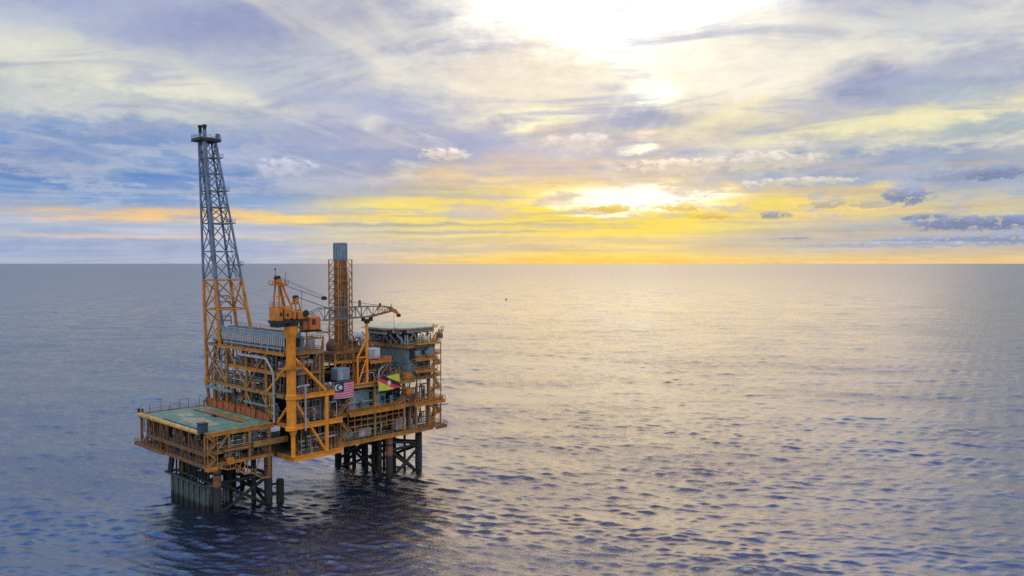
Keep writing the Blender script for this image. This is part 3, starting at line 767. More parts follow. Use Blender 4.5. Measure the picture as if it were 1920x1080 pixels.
# deck plates
part(T, 'deck', MB().box(.3,U1,4.1,VB,12.3,12.5).box(.4,14,.2,4.1,12.3,12.5), M['plate'], label='cellar deck')
part(T, 'deck', MB().box(.3,U1,4.1,43,19.8,20.0).box(.4,14,.2,4.1,19.8,20.), M['plate'])
part(T, 'deck', MB().box(.3,U1,4.1,43.3,26.8,27.0).box(.4,11.6,.2,4.1,26.8,27.), M['plate'])
part(T, 'deck', MB().box(.3,10,3.3,36,32.1,32.3), M['plate'])
part(T, 'deck', MB().box(-.4,10.2,3.0,43.4,37.1,37.3), M['plate'], label='top deck under the air cooler')
# edge girders
G = [((0,7,12.0),(0,43,12.0),.5,1.0,'brown'), ((.0,0,12.0),(14,0,12.0),.7,1.15,'bright'), ((0,0,12.0),(0,7,12.0),.6,1.1,'orange'),
     ((14,0,12.0),(14,4,12.),.5,1.0,'orange'), ((14,4,12.0),(U1,4,12.0),.6,1.0,'orange'),
     ((0,0,19.7),(14,0,19.7),.8,1.2,'bright'), ((0,.0,19.7),(0,7.4,19.7),.6,.9,'orange'), ((14,4,19.6),(18.4,4,19.6),.5,.8,'tan'), ((18.4,3.9,19.7),(36,3.9,19.7),.6,.9,'orange'),
     ((36,4,19.6),(U1,4,19.6),.5,.8,'tan'), ((0,0,26.9),(11.8,0,26.9),.8,1.15,'bright'), ((11.8,4,26.7),(U1,4,26.7),.6,.9,'tan'),
     ((0,7.4,19.6),(0,43,19.6),.5,.8,'brown'), ((0,4,26.7),(0,43.5,26.7),.55,.9,'tan'), ((0,3.2,32.0),(0,31,32.0),.5,.9,'orange'),
     ((-.4,2.8,37.0),(-.4,36,37.0),.55,.8,'orange'), ((-.4,2.8,37.0),(10,2.8,37.0),.5,.8,'tan'), ((0,3.2,32),(10,3.2,32),.4,.7,'tan'),
     ((11.8,0,26.9),(11.8,4,26.9),.6,1.,'orange'), ((14,0,19.7),(14,4,19.7),.6,1.,'orange'), ((U1,4,12),(U1,VB,12),.5,1.,'brown'), ((U1,4,19.6),(U1,43,19.6),.5,.8,'brown'), ((U1,4,26.7),(U1,43,26.7),.5,.8,'brown'),
     ((0,36,37.0),(10,43.3,37.0),.4,.6,'tan'), ((-.4,36,37),(-.4,43.3,37),.4,.6,'tan')]
for p, q, w, h, mm in G:
    part(T, 'girder', MB().ibeam(p, q, w, h), M[mm])
# columns
for v in (12.2, 22, 32.4):
    part(T, 'column', MB().tube((.1,v,20),(.1,v,37),.42,n=12), M['tan'], True)
part(T, 'column', MB().tube((.3,39.6,20),(.3,39.6,37.2),.38,n=10), M['tan'], True)
part(T, 'column', MB().tube((9.4,0,12.4),(9.4,0,26.5),.52,n=14), M['bright'], True, label='bright orange column beside the crane pedestal')
for u, z0, z1 in ((27.2,12.5,26.6),(37.2,12.5,26.6),(16.2,12.5,19.4),(46.4,12.5,26.6),(41.6,12.5,19.4)):
    part(T, 'column', MB().beam((u,4,z0),(u,4,z1),.6), M['tan'])
for u, v in ((10,12),(10,24),(10,34),(10,4)):
    part(T, 'column', MB().beam((u,v,20),(u,v,37),.5), M['tan'])
# diagonal braces, left face
for p, q in (((0,22,26.8),(0,31.8,36.7)), ((0,22,26.8),(0,12.6,36.6)), ((0,22,25.8),(0,17.2,20.2)), ((0,22,25.8),(0,27.6,20.2)), ((0,32.4,27),(0,39.4,36.9)),
             ((0,43,27),(0,36,36.6)), ((0,43,34.5),(0,33,27.3)), ((0,9.8,20.2),(0,14,26.2)), ((0,39.4,20.2),(0,33,26.4))):
    part(T, 'brace', MB().tube(p, q, .25, n=8), M['tan'], True)
# crane bay braces
for p, q, r in (((.6,0,36.2),(9.2,0,27.6),.42), ((.8,0,25.6),(9.0,0,12.8),.36), ((0,.8,35.6),(0,11.6,27.2),.36), ((0,.8,25.8),(0,6.6,20.3),.34)):
    part(T, 'brace', MB().tube(p, q, r, n=10), M['bright'], True)
part(T, 'stub_post', MB().tube((0,0,12.5),(0,0,17.6),.52,n=14).tube((0,0,17.6),(0,0,18.9),.52,.95,n=14), M['bright'], True)
# dark sheets added as interior shade, closing the view through the decks
part(T, 'shade_sheet', MB().box(9.0,9.3,5,42,20,26.8).box(9.4,30,17.0,17.3,20,26.8).box(9.0,9.3,5,36,27.1,32.1).box(8.4,8.7,4.5,34,32.3,37.0), M['dark'], label='dark sheet added as inner shade')
part(T, 'shade_sheet', MB().box(5,14,14,14.3,12.5,19.8).box(14,30,14.0,14.3,12.5,19.8).box(37,47,11,11.3,12.5,19.8).box(31,44,14,14.3,20,26.8).box(19,38,18.,18.3,27,31), M['dark'], label='dark sheet added as inner shade')
# railings
part(T, 'railing', MB().rail([(0,4,27),(0,43,27)],1.1,2.4,.035).rail([(0,3.2,32.3),(0,31,32.3)],1.1,2.4,.035), M['umber'])
part(T, 'railing', MB().rail([(14,3.9,20),(18.4,3.9,20)]).rail([(18.4,3.7,20),(36,3.7,20)]).rail([(36,3.9,20),(47.6,3.9,20)]), M['orange'])
part(T, 'railing', MB().rail([(12,3.9,27),(21,3.9,27)]).rail([(27,3.9,27),(38,3.9,27)]).rail([(0,-.2,27.4),(11.6,-.2,27.4)],1.1,1.4), M['tan'])
part(T, 'railing', MB().rail([(14,3.9,12.5),(47.6,3.9,12.5)]).rail([(.4,.2,12.6),(13.8,.2,12.6)]), M['tan'])
part(T, 'railing', MB().rail([(10,3.,37.3),(10,43,37.3)]).rail([(0,3,37.3),(10,3,37.3)]), M['tan'])
# pipe rack frame between cellar and main deck
rk = MB()
for k in range(9):
    u = 18.6 + k*2.1; rk.beam((u,4.0,14.6 if k not in (3,5) else 13.2),(u,4.0,19.2),.2)
for z in (16.2, 17.9): rk.beam((18.6,3.95,z),(36.6,3.95,z),.2)
rk.beam((18.6,4.0,14.9),(27,4.0,14.9),.18).beam((29,3.95,15.3),(36.4,3.95,15.3),.2)
part(T, 'rack_frame', rk, M['tan'])
part(T, 'rack_shelf', MB().box(18.8,36.4,4.6,9,16.1,16.25).box(18.8,36.4,4.6,9,17.8,17.95), M['brown'])
part(T, 'walkway', MB().box(18.2,36.2,2.6,4,19.85,20.0).ibeam((18.2,2.6,19.6),(36.2,2.6,19.6),.3,.7).rail([(18.2,2.6,20),(36.2,2.6,20)]), M['orange'])
part(T, 'walkway', MB().box(33,47.6,2.4,4,26.6,26.75).ibeam((33,2.4,26.4),(40,2.4,26.4),.3,.6).rail([(33,2.4,26.7),(40,2.4,26.7)]), M['tan'])
# stairs on the front
part(T, 'stair', MB().stair((13.9,3.0,12.6),(17.6,3.0,15.9)).stair((17.6,3.2,15.9),(14.4,3.2,19.8)).box(17.4,18.8,2.6,3.9,15.8,15.95), M['tan'])
part(T, 'stair', MB().stair((14.4,3.,20.0),(18.6,3.,23.6)).stair((18.6,3.2,23.6),(15,3.2,26.8)).box(18.4,19.8,2.6,3.9,23.5,23.65), M['tan'])
part(T, 'stair', MB().stair((33.5,3.1,20.2),(38.5,3.1,23.2)).stair((38.5,3.1,23.2),(34.,3.1,26.4)), M['tan'])
part(T, 'ladder_cage', MB().rail([(0-.3,8.4,20.6),(-.3,10.2,20.6)],6,.9,.09).rail([(-.3,8.4,22.2),(-.3,10.2,22.2)],3.6,.9,.07), M['gold'])
# right end walkways that flare out
part(T, 'walkway', MB().box(U1,52,2.6,9,12.1,12.3).ibeam((U1,2.6,11.9),(52,2.6,11.9),.3,.5).ibeam((52,2.6,11.9),(52,9,11.9),.3,.5).rail([(42,2.5,12.3),(52,2.5,12.3),(52,9,12.3)],1.3,1.2,.06).box(52,53,4,5,11.6,11.9), M['brown'])
part(T, 'walkway', MB().box(U1-4,51,2.2,9,19.6,19.8).ibeam((U1-8,2.2,19.4),(51,2.2,19.4),.3,.6).ibeam((51,2.2,19.4),(51,9,19.4),.3,.6).rail([(U1-8,2.2,19.8),(51,2.2,19.8),(51,9,19.8)],1.3,1.2,.06), M['orange'])
part(T, 'outrigger', MB().beam((47,4,18.3),(53.8,4,18.0),.22).beam((51,4,18.1),(51,4,19.5),.15), M['dark'])
part(T, 'brace', MB().beam((46.4,4,19.2),(49.2,4,16),.22).beam((49.2,4,16),(46.6,4,12.6),.22).beam((48,4,19.2),(48,4,12.4),.3).beam((50.6,4,18.2),(50.6,4,12.4),.2).box(47.9,50.7,3.6,6,15.9,16.05).rail([(47.9,3.6,16.0),(50.7,3.6,16.)],1.1,.9), M['orange'])
# pipework: individual runs
rnd = random.Random(5); pc = 0
def run(pts, r, mm):
    global pc
    pc += 1
    if pc <= 98: part(T, 'pipe', MB().path(pts, r, 8), M[mm], True)
tone = ['midgrey','dkblue','grey','bluegrey','dark','white','teal','midgrey','brown']
for z0, z1 in ((20.2,26.2),(27.3,31.6),(32.6,36.6)):                     # left face, runs along v
    for k in range(7):
        z = z0 + .6 + (z1-z0-.9)*rnd.random(); u = .8 + 3.5*rnd.random(); a = 5+12*rnd.random(); b = a+8+12*rnd.random(); b = min(b, 40)
        dz = -min(z-z0, 1.5+2*rnd.random())
        run([(u,a,z+dz),(u,a+.35,z-.15),(u,a+.6,z),(u,b-.6,z),(u,b-.35,z-.15),(u,b,z+dz)] if k % 2 else [(u,a,z),(u,b,z)], .12+.2*rnd.random()**2, rnd.choice(tone))
    for k in range(6):
        v = 5 + 33*rnd.random(); u = .9+2.5*rnd.random()
        run([(u,v,z0),(u,v,z1+.4)], .1+.16*rnd.random(), rnd.choice(tone))
for (u0,u1,z0,z1,v0) in ((1,13.5,12.6,19.2,.8),(1,13,20.2,26.2,.9),(15,46,12.6,15.6,5),(15,46,20.2,26,5.2)):   # front face, runs along u
    for k in range(7):
        z = z0+.5+(z1-z0-.8)*rnd.random(); v = v0+3*rnd.random(); a = u0+(u1-u0)*.5*rnd.random(); b = min(u1, a+4+(u1-u0)*.6*rnd.random())
        dz = -min(z-z0, 1.+2*rnd.random())
        run([(a,v,z+dz),(a+.3,v,z-.1),(a+.6,v,z),(b,v,z)] if k % 2 else [(a,v,z),(b-.4,v,z),(b,v+.3,z),(b,v+2,z)], .1+.18*rnd.random()**2, rnd.choice(tone))
    for k in range(6):
        u = u0+(u1-u0)*rnd.random(); v = v0+2.4*rnd.random()
        run([(u,v,z0),(u,v,z1+.3)], .1+.15*rnd.random(), rnd.choice(tone))
# small fittings: junction boxes, valves, lights
for k in range(96):
    reg = rnd.choice(((.4,2.5,5,40,(20.2,27.1,32.4)),(15,46,4.6,7,(12.6,20.1)),(15,36,4.4,9,(27.1,)),(1,13,.6,4,(12.6,20.1)),(.6,8,3.5,6,(32.4,37.4))))
    u = reg[0]+(reg[1]-reg[0])*rnd.random(); v = reg[2]+(reg[3]-reg[2])*rnd.random(); z = rnd.choice(reg[4])
    s = .3+.55*rnd.random(); h = .5+1.3*rnd.random(); zz = z+rnd.choice((0,0,.8,1.8))
    mb = MB()
    if rnd.random() < .5: mb.cbox(u-s/2,u+s/2,v-s/2,v+s/2,zz,zz+h,.06)
    else: mb.lathe((u,v,zz),(0,0,1),[(s*.5,0),(s*.5,h*.4),(s*.25,h*.5),(s*.25,h*.8),(s*.55,h*.82),(s*.55,h)],10)
    if zz > z: mb.beam((u,v,z),(u,v,zz),.12)
    part(T, 'fitting', mb, M[rnd.choice(('white','grey','orange','midgrey','brown','dkblue','teal','tan','redor'))], True)

# ------------------------------------------------------------------ pedestal crane
BA = math.atan2(4.2, 25.1)
CB = (-.4, 0.)
C = thing('pedestal_crane', 'orange pedestal crane with lattice boom lowered onto its rest', 'crane', (-.4,0,19))
part(C, 'pedestal', MB().lathe((-.4,0,19),(0,0,1),[(1.2,0),(1.5,.2),(1.5,.9),(1.12,1.1),(1.12,7.4),(1.35,7.6),(1.35,8.6),(1.12,8.8),(1.12,22.2),(1.5,23.0),(1.6,23.2),(1.6,25.4)],24), M['bright'], True)
part(C, 'collar_walk', MB().box(-3.0,2.4,-1.7,1.7,33.9,34.1).rail([(-3,-1.7,34.1),(2.4,-1.7,34.1),(2.4,1.7,34.1)],1.1,1.1), M['orange'])
part(C, 'slew_ring', MB().tube((-.4,0,44.2),(-.4,0,45.0),1.85,n=24), M['dark'], True)
def cb(): return MB((CB[0], CB[1], BA))
part(C, 'turntable', cb().box(-5.2,4.4,-1.7,1.7,45.0,45.55).box(-5.4,-4.6,-1.9,1.9,45.55,45.7), M['dark'])
mh = part(C, 'machinery_house', cb().cbox(-5.1,-3.4,-1.6,1.6,45.6,48.6,.12).cbox(-3.35,-.5,-1.65,1.65,45.6,48.9,.5).cbox(-.45,.6,-1.5,1.5,45.6,47.9,.3), M['crane'])
part(mh, 'vent', cb().box(-4.6,-4.0,-1.66,-1.6,46.8,47.6).box(-2.6,-2.0,-1.72,-1.65,46.6,47.3).box(-3.7,-3.45,-1.72,-1.6,45.8,48.4), M['dark'])
part(C, 'railing', cb().rail([(-5,-1.6,48.6),(-3.4,-1.6,48.6),(-3.4,1.6,48.6),(-5,1.6,48.6)],1.3,.9,.05), M['crane'])
part(C, 'counterweight', cb().cbox(-5.0,-2.6,-1.5,1.5,44.1,45.0,.1), M['black'])
af = part(C, 'a_frame', cb().tube((-4.5,-1.3,45.6),(-3.9,-.5,55.2),.2).tube((-4.5,1.3,45.6),(-3.9,.5,55.2),.2).tube((-.6,-1.4,48.2),(-3.5,-.5,55.2),.24).tube((-.6,1.4,48.2),(-3.5,.5,55.2),.24)
     .tube((-2.2,-1.3,47),(-3.7,-.5,55.0),.16).beam((-4.9,-1.4,51.3),(-1.8,-1.4,51.3),.2).beam((-4.2,-1.3,51.3),(-4.2,1.3,51.3),.2).beam((-1.9,-1.1,51.3),(-1.9,1.1,51.3),.2).cbox(-4.3,-3.1,-.7,.7,54.3,55.4,.1), M['crane'])
part(af, 'sheave', cb().lathe((-3.9,-.6,55.6),(0,1,0),[(.55,0),(.55,1.2)],16), M['black'], True)
part(af, 'head_platform', cb().box(-5.3,-1.6,-1.2,1.2,53.9,54.05).rail([(-5.3,-1.2,54.05),(-1.6,-1.2,54.05),(-1.6,1.2,54.05),(-5.3,1.2,54.05)],1.,1.2,.04,True), M['crane'])
part(af, 'mast', cb().tube((-5.2,-.9,54),(-5.2,-.9,57.6),.06).cbox(-5.35,-5.05,-1.05,-.75,57.5,57.9,.04).tube((-2.0,-.6,54),(-2.0,-.6,56.9),.05), M['dark'])
gn = part(C, 'boom_gantry', cb().tube((.5,-.9,47.6),(1.5,-.5,50.6),.17).tube((2.6,-.9,47.2),(1.6,-.5,50.6),.17).tube((.5,.9,47.6),(1.5,.5,50.6),.17).tube((2.6,.9,47.2),(1.6,.5,50.6),.17).cbox(.9,2.2,-.6,.6,49.3,49.9,.1).cbox(1.1,2.0,-.7,.7,50.3,50.9,.1), M['crane'])
part(gn, 'sheave', cb().lathe((1.55,-.6,50.9),(0,1,0),[(.5,0),(.5,1.2)],16), M['black'], True)
part(gn, 'mast', cb().tube((2.9,-.6,48),(2.9,-.6,52.4),.05), M['dark'])
part(C, 'winch_house', cb().cbox(1.2,3.9,-1.5,1.3,45.55,47.6,.25), M['crane'])
part(C, 'winch_drum', cb().lathe((3.3,-1.75,47.0),(0,1,0),[(.85,0),(.85,.2),(.6,.22),(.6,2.5),(.85,2.52),(.85,2.7)],18), M['black'], True)
oc_ = part(C, 'operator_cab', cb().cbox(3.9,7.2,-2.6,-.2,42.9,46.1,.2), M['redor'])
part(oc_, 'window', cb().box(7.2,7.26,-2.3,-.5,43.8,45.7).box(4.3,5.4,-2.66,-2.6,44.2,45.6), M['glass'])
part(oc_, 'base_tray', cb().box(2.6,7.4,-2.7,0,42.5,42.85), M['black'])
part(oc_, 'bracket', cb().cbox(2.4,3.9,-1.8,-.2,43.0,45.2,.1).beam((1.4,-.8,43.8),(3.9,-1.2,43.2),.4), M['brown'])
part(C, 'service_arm', cb().tube((6.8,-1.2,42.4),(10.8,-1.2,41.9),.2).beam((10.5,-1.5,41.4),(10.5,-1.5,43.2),.14).beam((12.2,-1.5,41.2),(12.2,-1.5,43.0),.14).beam((10.5,-1.5,43.2),(12.2,-1.5,43.0),.14).beam((10.5,-1.5,41.4),(12.2,-1.5,41.2),.14), M['tan'])
# lattice boom
def lattice(mb, A, B, step, r, rb):
    """A, B: four chord corners at each end"""
    A = [Vector(a) for a in A]; B = [Vector(b) for b in B]
    n = max(2, round((B[0]-A[0]).length/step))
    for a, b in zip(A, B): mb.tube(a, b, r, n=6)
    for i in range(n):
        t0, t1 = i/n, (i+1)/n
        for j in range(4):
            a0, b0 = A[j].lerp(B[j], t0), A[(j+1) % 4].lerp(B[(j+1) % 4], t1)
            a1, b1 = A[j].lerp(B[j], t1), A[(j+1) % 4].lerp(B[(j+1) % 4], t0)
            if i % 2: mb.tube(a0, b0, rb, n=5)
            else: mb.tube(a1, b1, rb, n=5)
            if i: mb.tube(a0, A[(j+1) % 4].lerp(B[(j+1) % 4], t0), rb, n=5)
    return mb
sec = [(4.0,45.9,46.6,.5),(9.5,44.9,47.9,.95),(27,44.9,47.6,.95),(35.2,45.9,47.0,.45)]
def cor(s): x, z0, z1, w = s; return [(x,-w,z0),(x,w,z0),(x,w,z1),(x,-w,z1)]
for i in range(3):
    part(C, 'boom_section', lattice(cb(), cor(sec[i]), cor(sec[i+1]), 2.1, .16, .085), M[('grey','midgrey','brown')[i]])
bt = part(C, 'boom_tip', cb().beam((34.8,0,46.6),(37.2,0,45.7),.8,.9).beam((37.2,0,45.7),(38.6,0,44.4),.6,.6).tube((34.6,-.6,46.9),(34.6,-.6,47.9),.12), M['crane'])
part(bt, 'sheave', cb().lathe((38.3,-.4,44.6),(0,1,0),[(.5,0),(.5,.8)],14), M['black'], True)
part(C, 'boom_light', cb().cbox(22.8,23.4,-.3,.3,47.7,49.4,.1), M['brown'])
part(C, 'boom_light', cb().cbox(30.5,31.1,-.3,.3,47.4,48.3,.1), M['brown'])
cab = cb()
for y, za, zb in ((-.6,55.7,50.7),(.6,55.7,50.7),(-.3,54.3,50.1),(.3,54.3,50.1)):
    cab.tube((-3.3,y,za),(10.6,y,zb),.045,n=5)
for y in (-.45,.45): cab.tube((10.8,y,50.3),(35.0,y,47.1),.045,n=5)
for y in (-.3,0,.3): cab.tube((1.8,y,51.0),(12.5,y,47.7),.04,n=5)
part(C, 'pendant_cable', cab, M['midgrey'])
part(C, 'spreader_block', cb().cbox(10.2,11.1,-.55,.55,49.9,50.8,.08), M['black'])
part(C, 'hook_line', cb().tube((36.4,0,45.6),(36.4,0,41.2),.05,n=5).cbox(36.2,36.6,-.2,.2,40.6,41.2,.06), M['dark'])

# ------------------------------------------------------------------ boom rest
B = thing('boom_rest', 'yellow orange boom rest post with braced side legs behind the striped flag', 'boom rest', (24.9,4.2,27))
part(B, 'post', MB().tube((24.9,4.2,27),(24.9,4.2,43.7),.4,n=12), M['bright'], True)
part(B, 'side_leg', MB().tube((21.9,4.2,27),(21.9,4.2,34.4),.3,n=10), M['bright'], True)
part(B, 'side_leg', MB().tube((22.9,5.6,27),(22.9,5.6,34.4),.26,n=10), M['orange'], True)
part(B, 'brace', MB().tube((21.9,4.2,34.3),(24.7,4.2,38.8),.26).tube((22.1,4.2,27.6),(24.8,4.2,33.8),.22).tube((21.9,4.2,34.2),(24.9,4.2,34.2),.18), M['bright'], True)
part(B, 'base_beam', MB().ibeam((20.6,4.1,26.9),(28.6,4.1,26.9),.9,1.1), M['bright'])
part(B, 'saddle', MB().cbox(23.6,26.4,3.4,5.0,43.7,44.3,.1).cbox(23.6,23.9,3.4,5,44.3,45.0,.08).cbox(26.1,26.4,3.4,5,44.3,45.0,.08).tube((25,4.2,43.2),(25,4.2,43.7),.8,n=10), M['dark'])

# ------------------------------------------------------------------ flare tower
F = thing('flare_tower', 'tall lattice flare tower, orange below and blue grey above', 'flare tower', (4, 41, 27))
def fl(z):
    """four corner points at height z"""
    t = (z-42)/(91.5-42)
    lv, fv, ru = 44.3+2.5*t, 36.5+7.5*t, 9.2-5.4*t
    return [(0,lv,z),(0,fv,z),(ru,fv,z),(ru,lv,z)]
for j in range(4):
    z0 = 37.3 if j != 0 else 27.6
    part(F, 'lower_leg', MB().tube(fl(z0)[j], fl(54.5)[j], .48, .42, n=12), M['orange'], True, label='orange lower leg')
    part(F, 'upper_leg', MB().tube(fl(54.5)[j], fl(93.4)[j], .36, .27, n=10), M['flare'], True, label='blue grey upper leg')
part(F, 'foot_node', MB().lathe((0,43.6,25.6),(0,0,1),[(.5,0),(.85,.2),(.85,1.8),(.55,2.2)],14), M['orange'], True)
part(F, 'lower_leg', MB().tube((0,43.6,26.4),(0,42.2,20.2),.42,n=10), M['brown'], True)
levels = [37.3,42,46.5,54.5,62.3,70,74.5,79,83.8,88.2,93.2]
levels = [37.4,46.5,54.5,62.3,70,74.5,79,83.8,88.2,93.2]
for k in range(len(levels)-1):
    z0, z1 = levels[k], levels[k+1]; mm = M['orange'] if z1 <= 54.6 else M['flare']
    hz = MB(); xb = MB(); r = .22 if z1 < 55 else .16
    a, b = fl(z0), fl(z1)
    for j in range(4):
        hz.tube(b[j], b[(j+1) % 4], r, n=7)
        if k == 0 and j in (1, 2): continue
        xb.tube(a[j], b[(j+1) % 4], r*.9, n=7); xb.tube(a[(j+1) % 4], b[j], r*.9, n=7)
    part(F, 'ring_brace', hz, mm, True); part(F, 'cross_brace', xb, mm, True)
a, b = fl(27.6), fl(37.4)
part(F, 'cross_brace', MB().tube(a[0],(0.,37.5,36.6),.2).tube((0,37.4,28),b[0],.2).tube(a[0],(8,44,37),.2).tube((0,44,32.5),(0,38,37),.14), M['brown'], True)
def inner(z, f, g):
    c = fl(z); return Vector(c[1]).lerp(Vector(c[0]), f).lerp(Vector(c[2]).lerp(Vector(c[3]), f), g)
part(F, 'flare_pipe', MB().path([inner(40,.2,.12), inner(54,.2,.12), inner(70,.2,.15), inner(93.4,.1,.16), inner(93.4,.1,.16)+Vector((0,0,2.4))], .52, 12), M['flare'], True)
part(F, 'flare_pipe', MB().path([inner(40,.7,.45), inner(60,.8,.3), inner(93.4,.85,.08), inner(93.4,.85,.08)+Vector((0,0,2.2))], .3, 10), M['flare'], True)
for f, g in ((.1,.16),(.85,.08)):
    c = inner(93.4, f, g)
    part(F, 'flare_tip', MB().lathe(c+Vector((0,0,1.6)),(0,0,1),[(.45,0),(.45,1.4),(.62,1.6),(.62,2.1),(.5,2.2)],14), M['dark'], True)
pl = part(F, 'top_platform', MB().box(-1.1,4.7,43.4,48.9,93.2,93.5).beam((-1.1,43.4,93.0),(4.7,43.4,93.0),.3,.5).beam((-1.1,48.9,93.0),(4.7,48.9,93.0),.3,.5).beam((-1.1,43.4,93.0),(-1.1,48.9,93.0),.3,.5).beam((4.7,43.4,93.0),(4.7,48.9,93.0),.3,.5), M['dark'])
part(pl, 'railing', MB().rail([(-1.1,43.4,93.5),(4.7,43.4,93.5),(4.7,48.9,93.5),(-1.1,48.9,93.5)],1.1,1.5,.04,True), M['flare'])
part(pl, 'equipment_box', MB().cbox(3.6,4.5,43.5,44.4,93.5,95.0,.08), M['flare'])
ld = MB()
for z0, z1 in ((54.5,70),(70,83.8),(83.8,93.2)):
    p, q = inner(z0,.55,1.0), inner(z1,.55,1.0)
    ld.tube(p+Vector((.3,-.3,0)), q+Vector((.3,-.3,0)), .06, n=5).tube(p+Vector((.3,.3,0)), q+Vector((.3,.3,0)), .06, n=5)
    for k in range(int((z1-z0)/.5)):
        c = p.lerp(q, k*.5/(z1-z0)); ld.beam(c+Vector((.3,-.3,0)), c+Vector((.3,.3,0)), .05)
part(F, 'ladder', ld, M['flare'])
for z in (88.2, 79, 70, 58.4):
    c = fl(z); u = c[2][0]
    part(F, 'landing', MB().box(u-1.6,u+1.0,c[2][1]-.4,c[2][1]+2.4,z,z+.15).rail([(u+1,c[2][1]-.4,z+.15),(u+1,c[2][1]+2.4,z+.15),(u-1.6,c[2][1]+2.4,z+.15)],1.1,1.2,.045), M['flare'])
for z, w in ((50,2.6),(48.4,2.6),(43.2,2.2),(44.4,2.2)):
    c = inner(z,.6,.5); part(F, 'pipe_loop', MB().path([c+Vector((-w,0,0)), c, c+Vector((w*.6,0,0)), c+Vector((w*.8,.3,-.3)), c+Vector((w*.8,.3,-1.2))], .17, 8), M['flare'], True)

# ------------------------------------------------------------------ exhaust stack
E_ = thing('exhaust_stack', 'round grey exhaust stack in a rusty lattice frame behind the crane boom', 'exhaust stack', (23.8,14.4,33))
part(E_, 'flue', MB().tube((23.8,14.4,33),(23.8,14.4,60),1.75,n=28), M['brown'], True, label='rusty brown lower flue')
fu = MB()
fu.lathe((23.8,14.4,59.8),(0,0,1),[(1.8,0),(1.8,4.8),(1.7,4.82),(1.6,4.3)],28)
up = part(E_, 'flue_top', fu, M['bluegrey'], True, label='blue grey top of the flue')
rb = MB()
for k in range(14):
    a = k*2*math.pi/14; rb.tube((23.8+1.84*math.cos(a),14.4+1.84*math.sin(a),60),(23.8+1.84*math.cos(a),14.4+1.84*math.sin(a),64.4),.09,n=5)
part(up, 'rib', rb, M['flare'])
S4 = [(21.6,12.2),(26.0,12.2),(26.0,16.6),(21.6,16.6)]
for x, y in S4:
    part(E_, 'frame_leg', MB().beam((x,y,27.2),(x,y,60),.26), M['orange'])
for k in range(14):
    z = 34.5+k*1.96; fr = MB()
    for j in range(4):
        (x0,y0),(x1,y1) = S4[j], S4[(j+1) % 4]
        fr.beam((x0,y0,z),(x1,y1,z),.16)
        if k < 13: fr.beam((x0,y0,z),((x0+x1)/2,(y0+y1)/2,z+1.96),.1).beam((x1,y1,z),((x0+x1)/2,(y0+y1)/2,z+1.96),.1)
    part(E_, 'frame_ring', fr, M['brown' if k % 4 else 'orange'])
for k, (u, v, r, z) in enumerate(((22.4,12.3,.18,58),(23.4,11.9,.22,52),(24.4,12.0,.16,57),(21.9,13.4,.2,50),(25.3,12.4,.15,55))):
    part(E_, 'side_pipe', MB().tube((u,v,30),(u,v,z),r,n=7), M[('tan','midgrey','orange','brown','tan')[k]], True)
for z in (50.2, 54.0, 46):
    part(E_, 'bracket', MB().tube((23.8,14.4,z),(23.8,14.4,z+.5),2.05,n=20), M['brown'])
# waste heat unit at the stack foot
part(E_, 'heat_unit', MB().lathe((19.6,14.4,36.4),(1,0,0),[(.6,0),(1.7,.5),(2.0,1.0),(2.0,8),(1.7,8.6),(.8,9)],18), M['rust'], True, label='rusty drum at the stack foot')
for u in (20.6,23.4,27.4): part(E_, 'drum_band', MB().tube((u,14.4,36.4),(u+.35,14.4,36.4),2.12,n=20), M['brown'], True)
part(E_, 'elbow_duct', MB().path([(26.2,12.6,38.9),(27.4,12.5,39.4),(28.6,12.4,39.2),(29.4,12.3,38.2),(29.6,12.2,36.8),(29.6,12.2,34.6)], 1.0, 16), M['white'], True, label='white bent duct')
part(E_, 'duct_mouth', MB().lathe((25.8,12.6,38.6),(-.9,.05,-.3),[(1.1,0),(1.1,.6),(.7,.9)],14), M['grey'], True)

SM = thing('turbine_module', 'dark open steel module carrying the exhaust stack', 'module', (24,12,27))
for z, mm in ((33.0,'orange'),(35.4,'brown'),(30.2,'brown')):
    fr = MB().beam((17.6,8.4,z),(32.2,8.4,z),.4,.6).beam((17.6,8.4,z),(17.6,20,z),.4,.6).beam((32.2,8.4,z),(32.2,20,z),.4,.6)
    part(SM, 'girder', fr, M[mm])
part(SM, 'deck', MB().box(17.8,32,8.6,20,32.8,33.0), M['plate'])
for k in range(6):
    u = 17.7+k*2.9; part(SM, 'column', MB().beam((u,8.4,27),(u,8.4,36.6 if k % 2 else 35.4),.36), M[('orange','brown')[k % 2]])
part(SM, 'column', MB().beam((17.7,20,27),(17.7,20,35.4),.4), M['brown'])
part(SM, 'column', MB().beam((17.7,14,27),(17.7,14,38.6),.4), M['midgrey'])
for a, b in ((17.7,20.6),(23.5,26.4),(26.4,29.3)):
    part(SM, 'brace', MB().beam((a,8.4,33.2),(b,8.4,35.2),.16).beam((a,8.4,30.4),(b,8.4,32.8),.16), M['orange'])
part(SM, 'railing', MB().rail([(17.6,8.3,33.2),(32.2,8.3,33.2)],1.1,1.2).rail([(17.6,8.3,35.7),(32,8.3,35.7)],1.1,1.2).rail([(17.5,8.4,33.2),(17.5,20,33.2)],1.1,1.4), M['brown'])
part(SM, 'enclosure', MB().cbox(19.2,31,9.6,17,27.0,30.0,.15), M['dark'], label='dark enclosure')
part(SM, 'enclosure', MB().cbox(18.6,22.6,9.4,17,33.1,35.4,.15).cbox(25.4,31,9.4,17,33.1,34.9,.15), M['midgrey'])
for k in range(9):
    part(SM, 'pipe', MB().tube((18.4+1.5*k,8.9+.2*(k % 2),27),(18.4+1.5*k,8.9+.2*(k % 2),33+2*(k % 3)),.13+.05*(k % 3),n=7), M[('midgrey','dark','orange','grey','brown')[k % 5]], True)

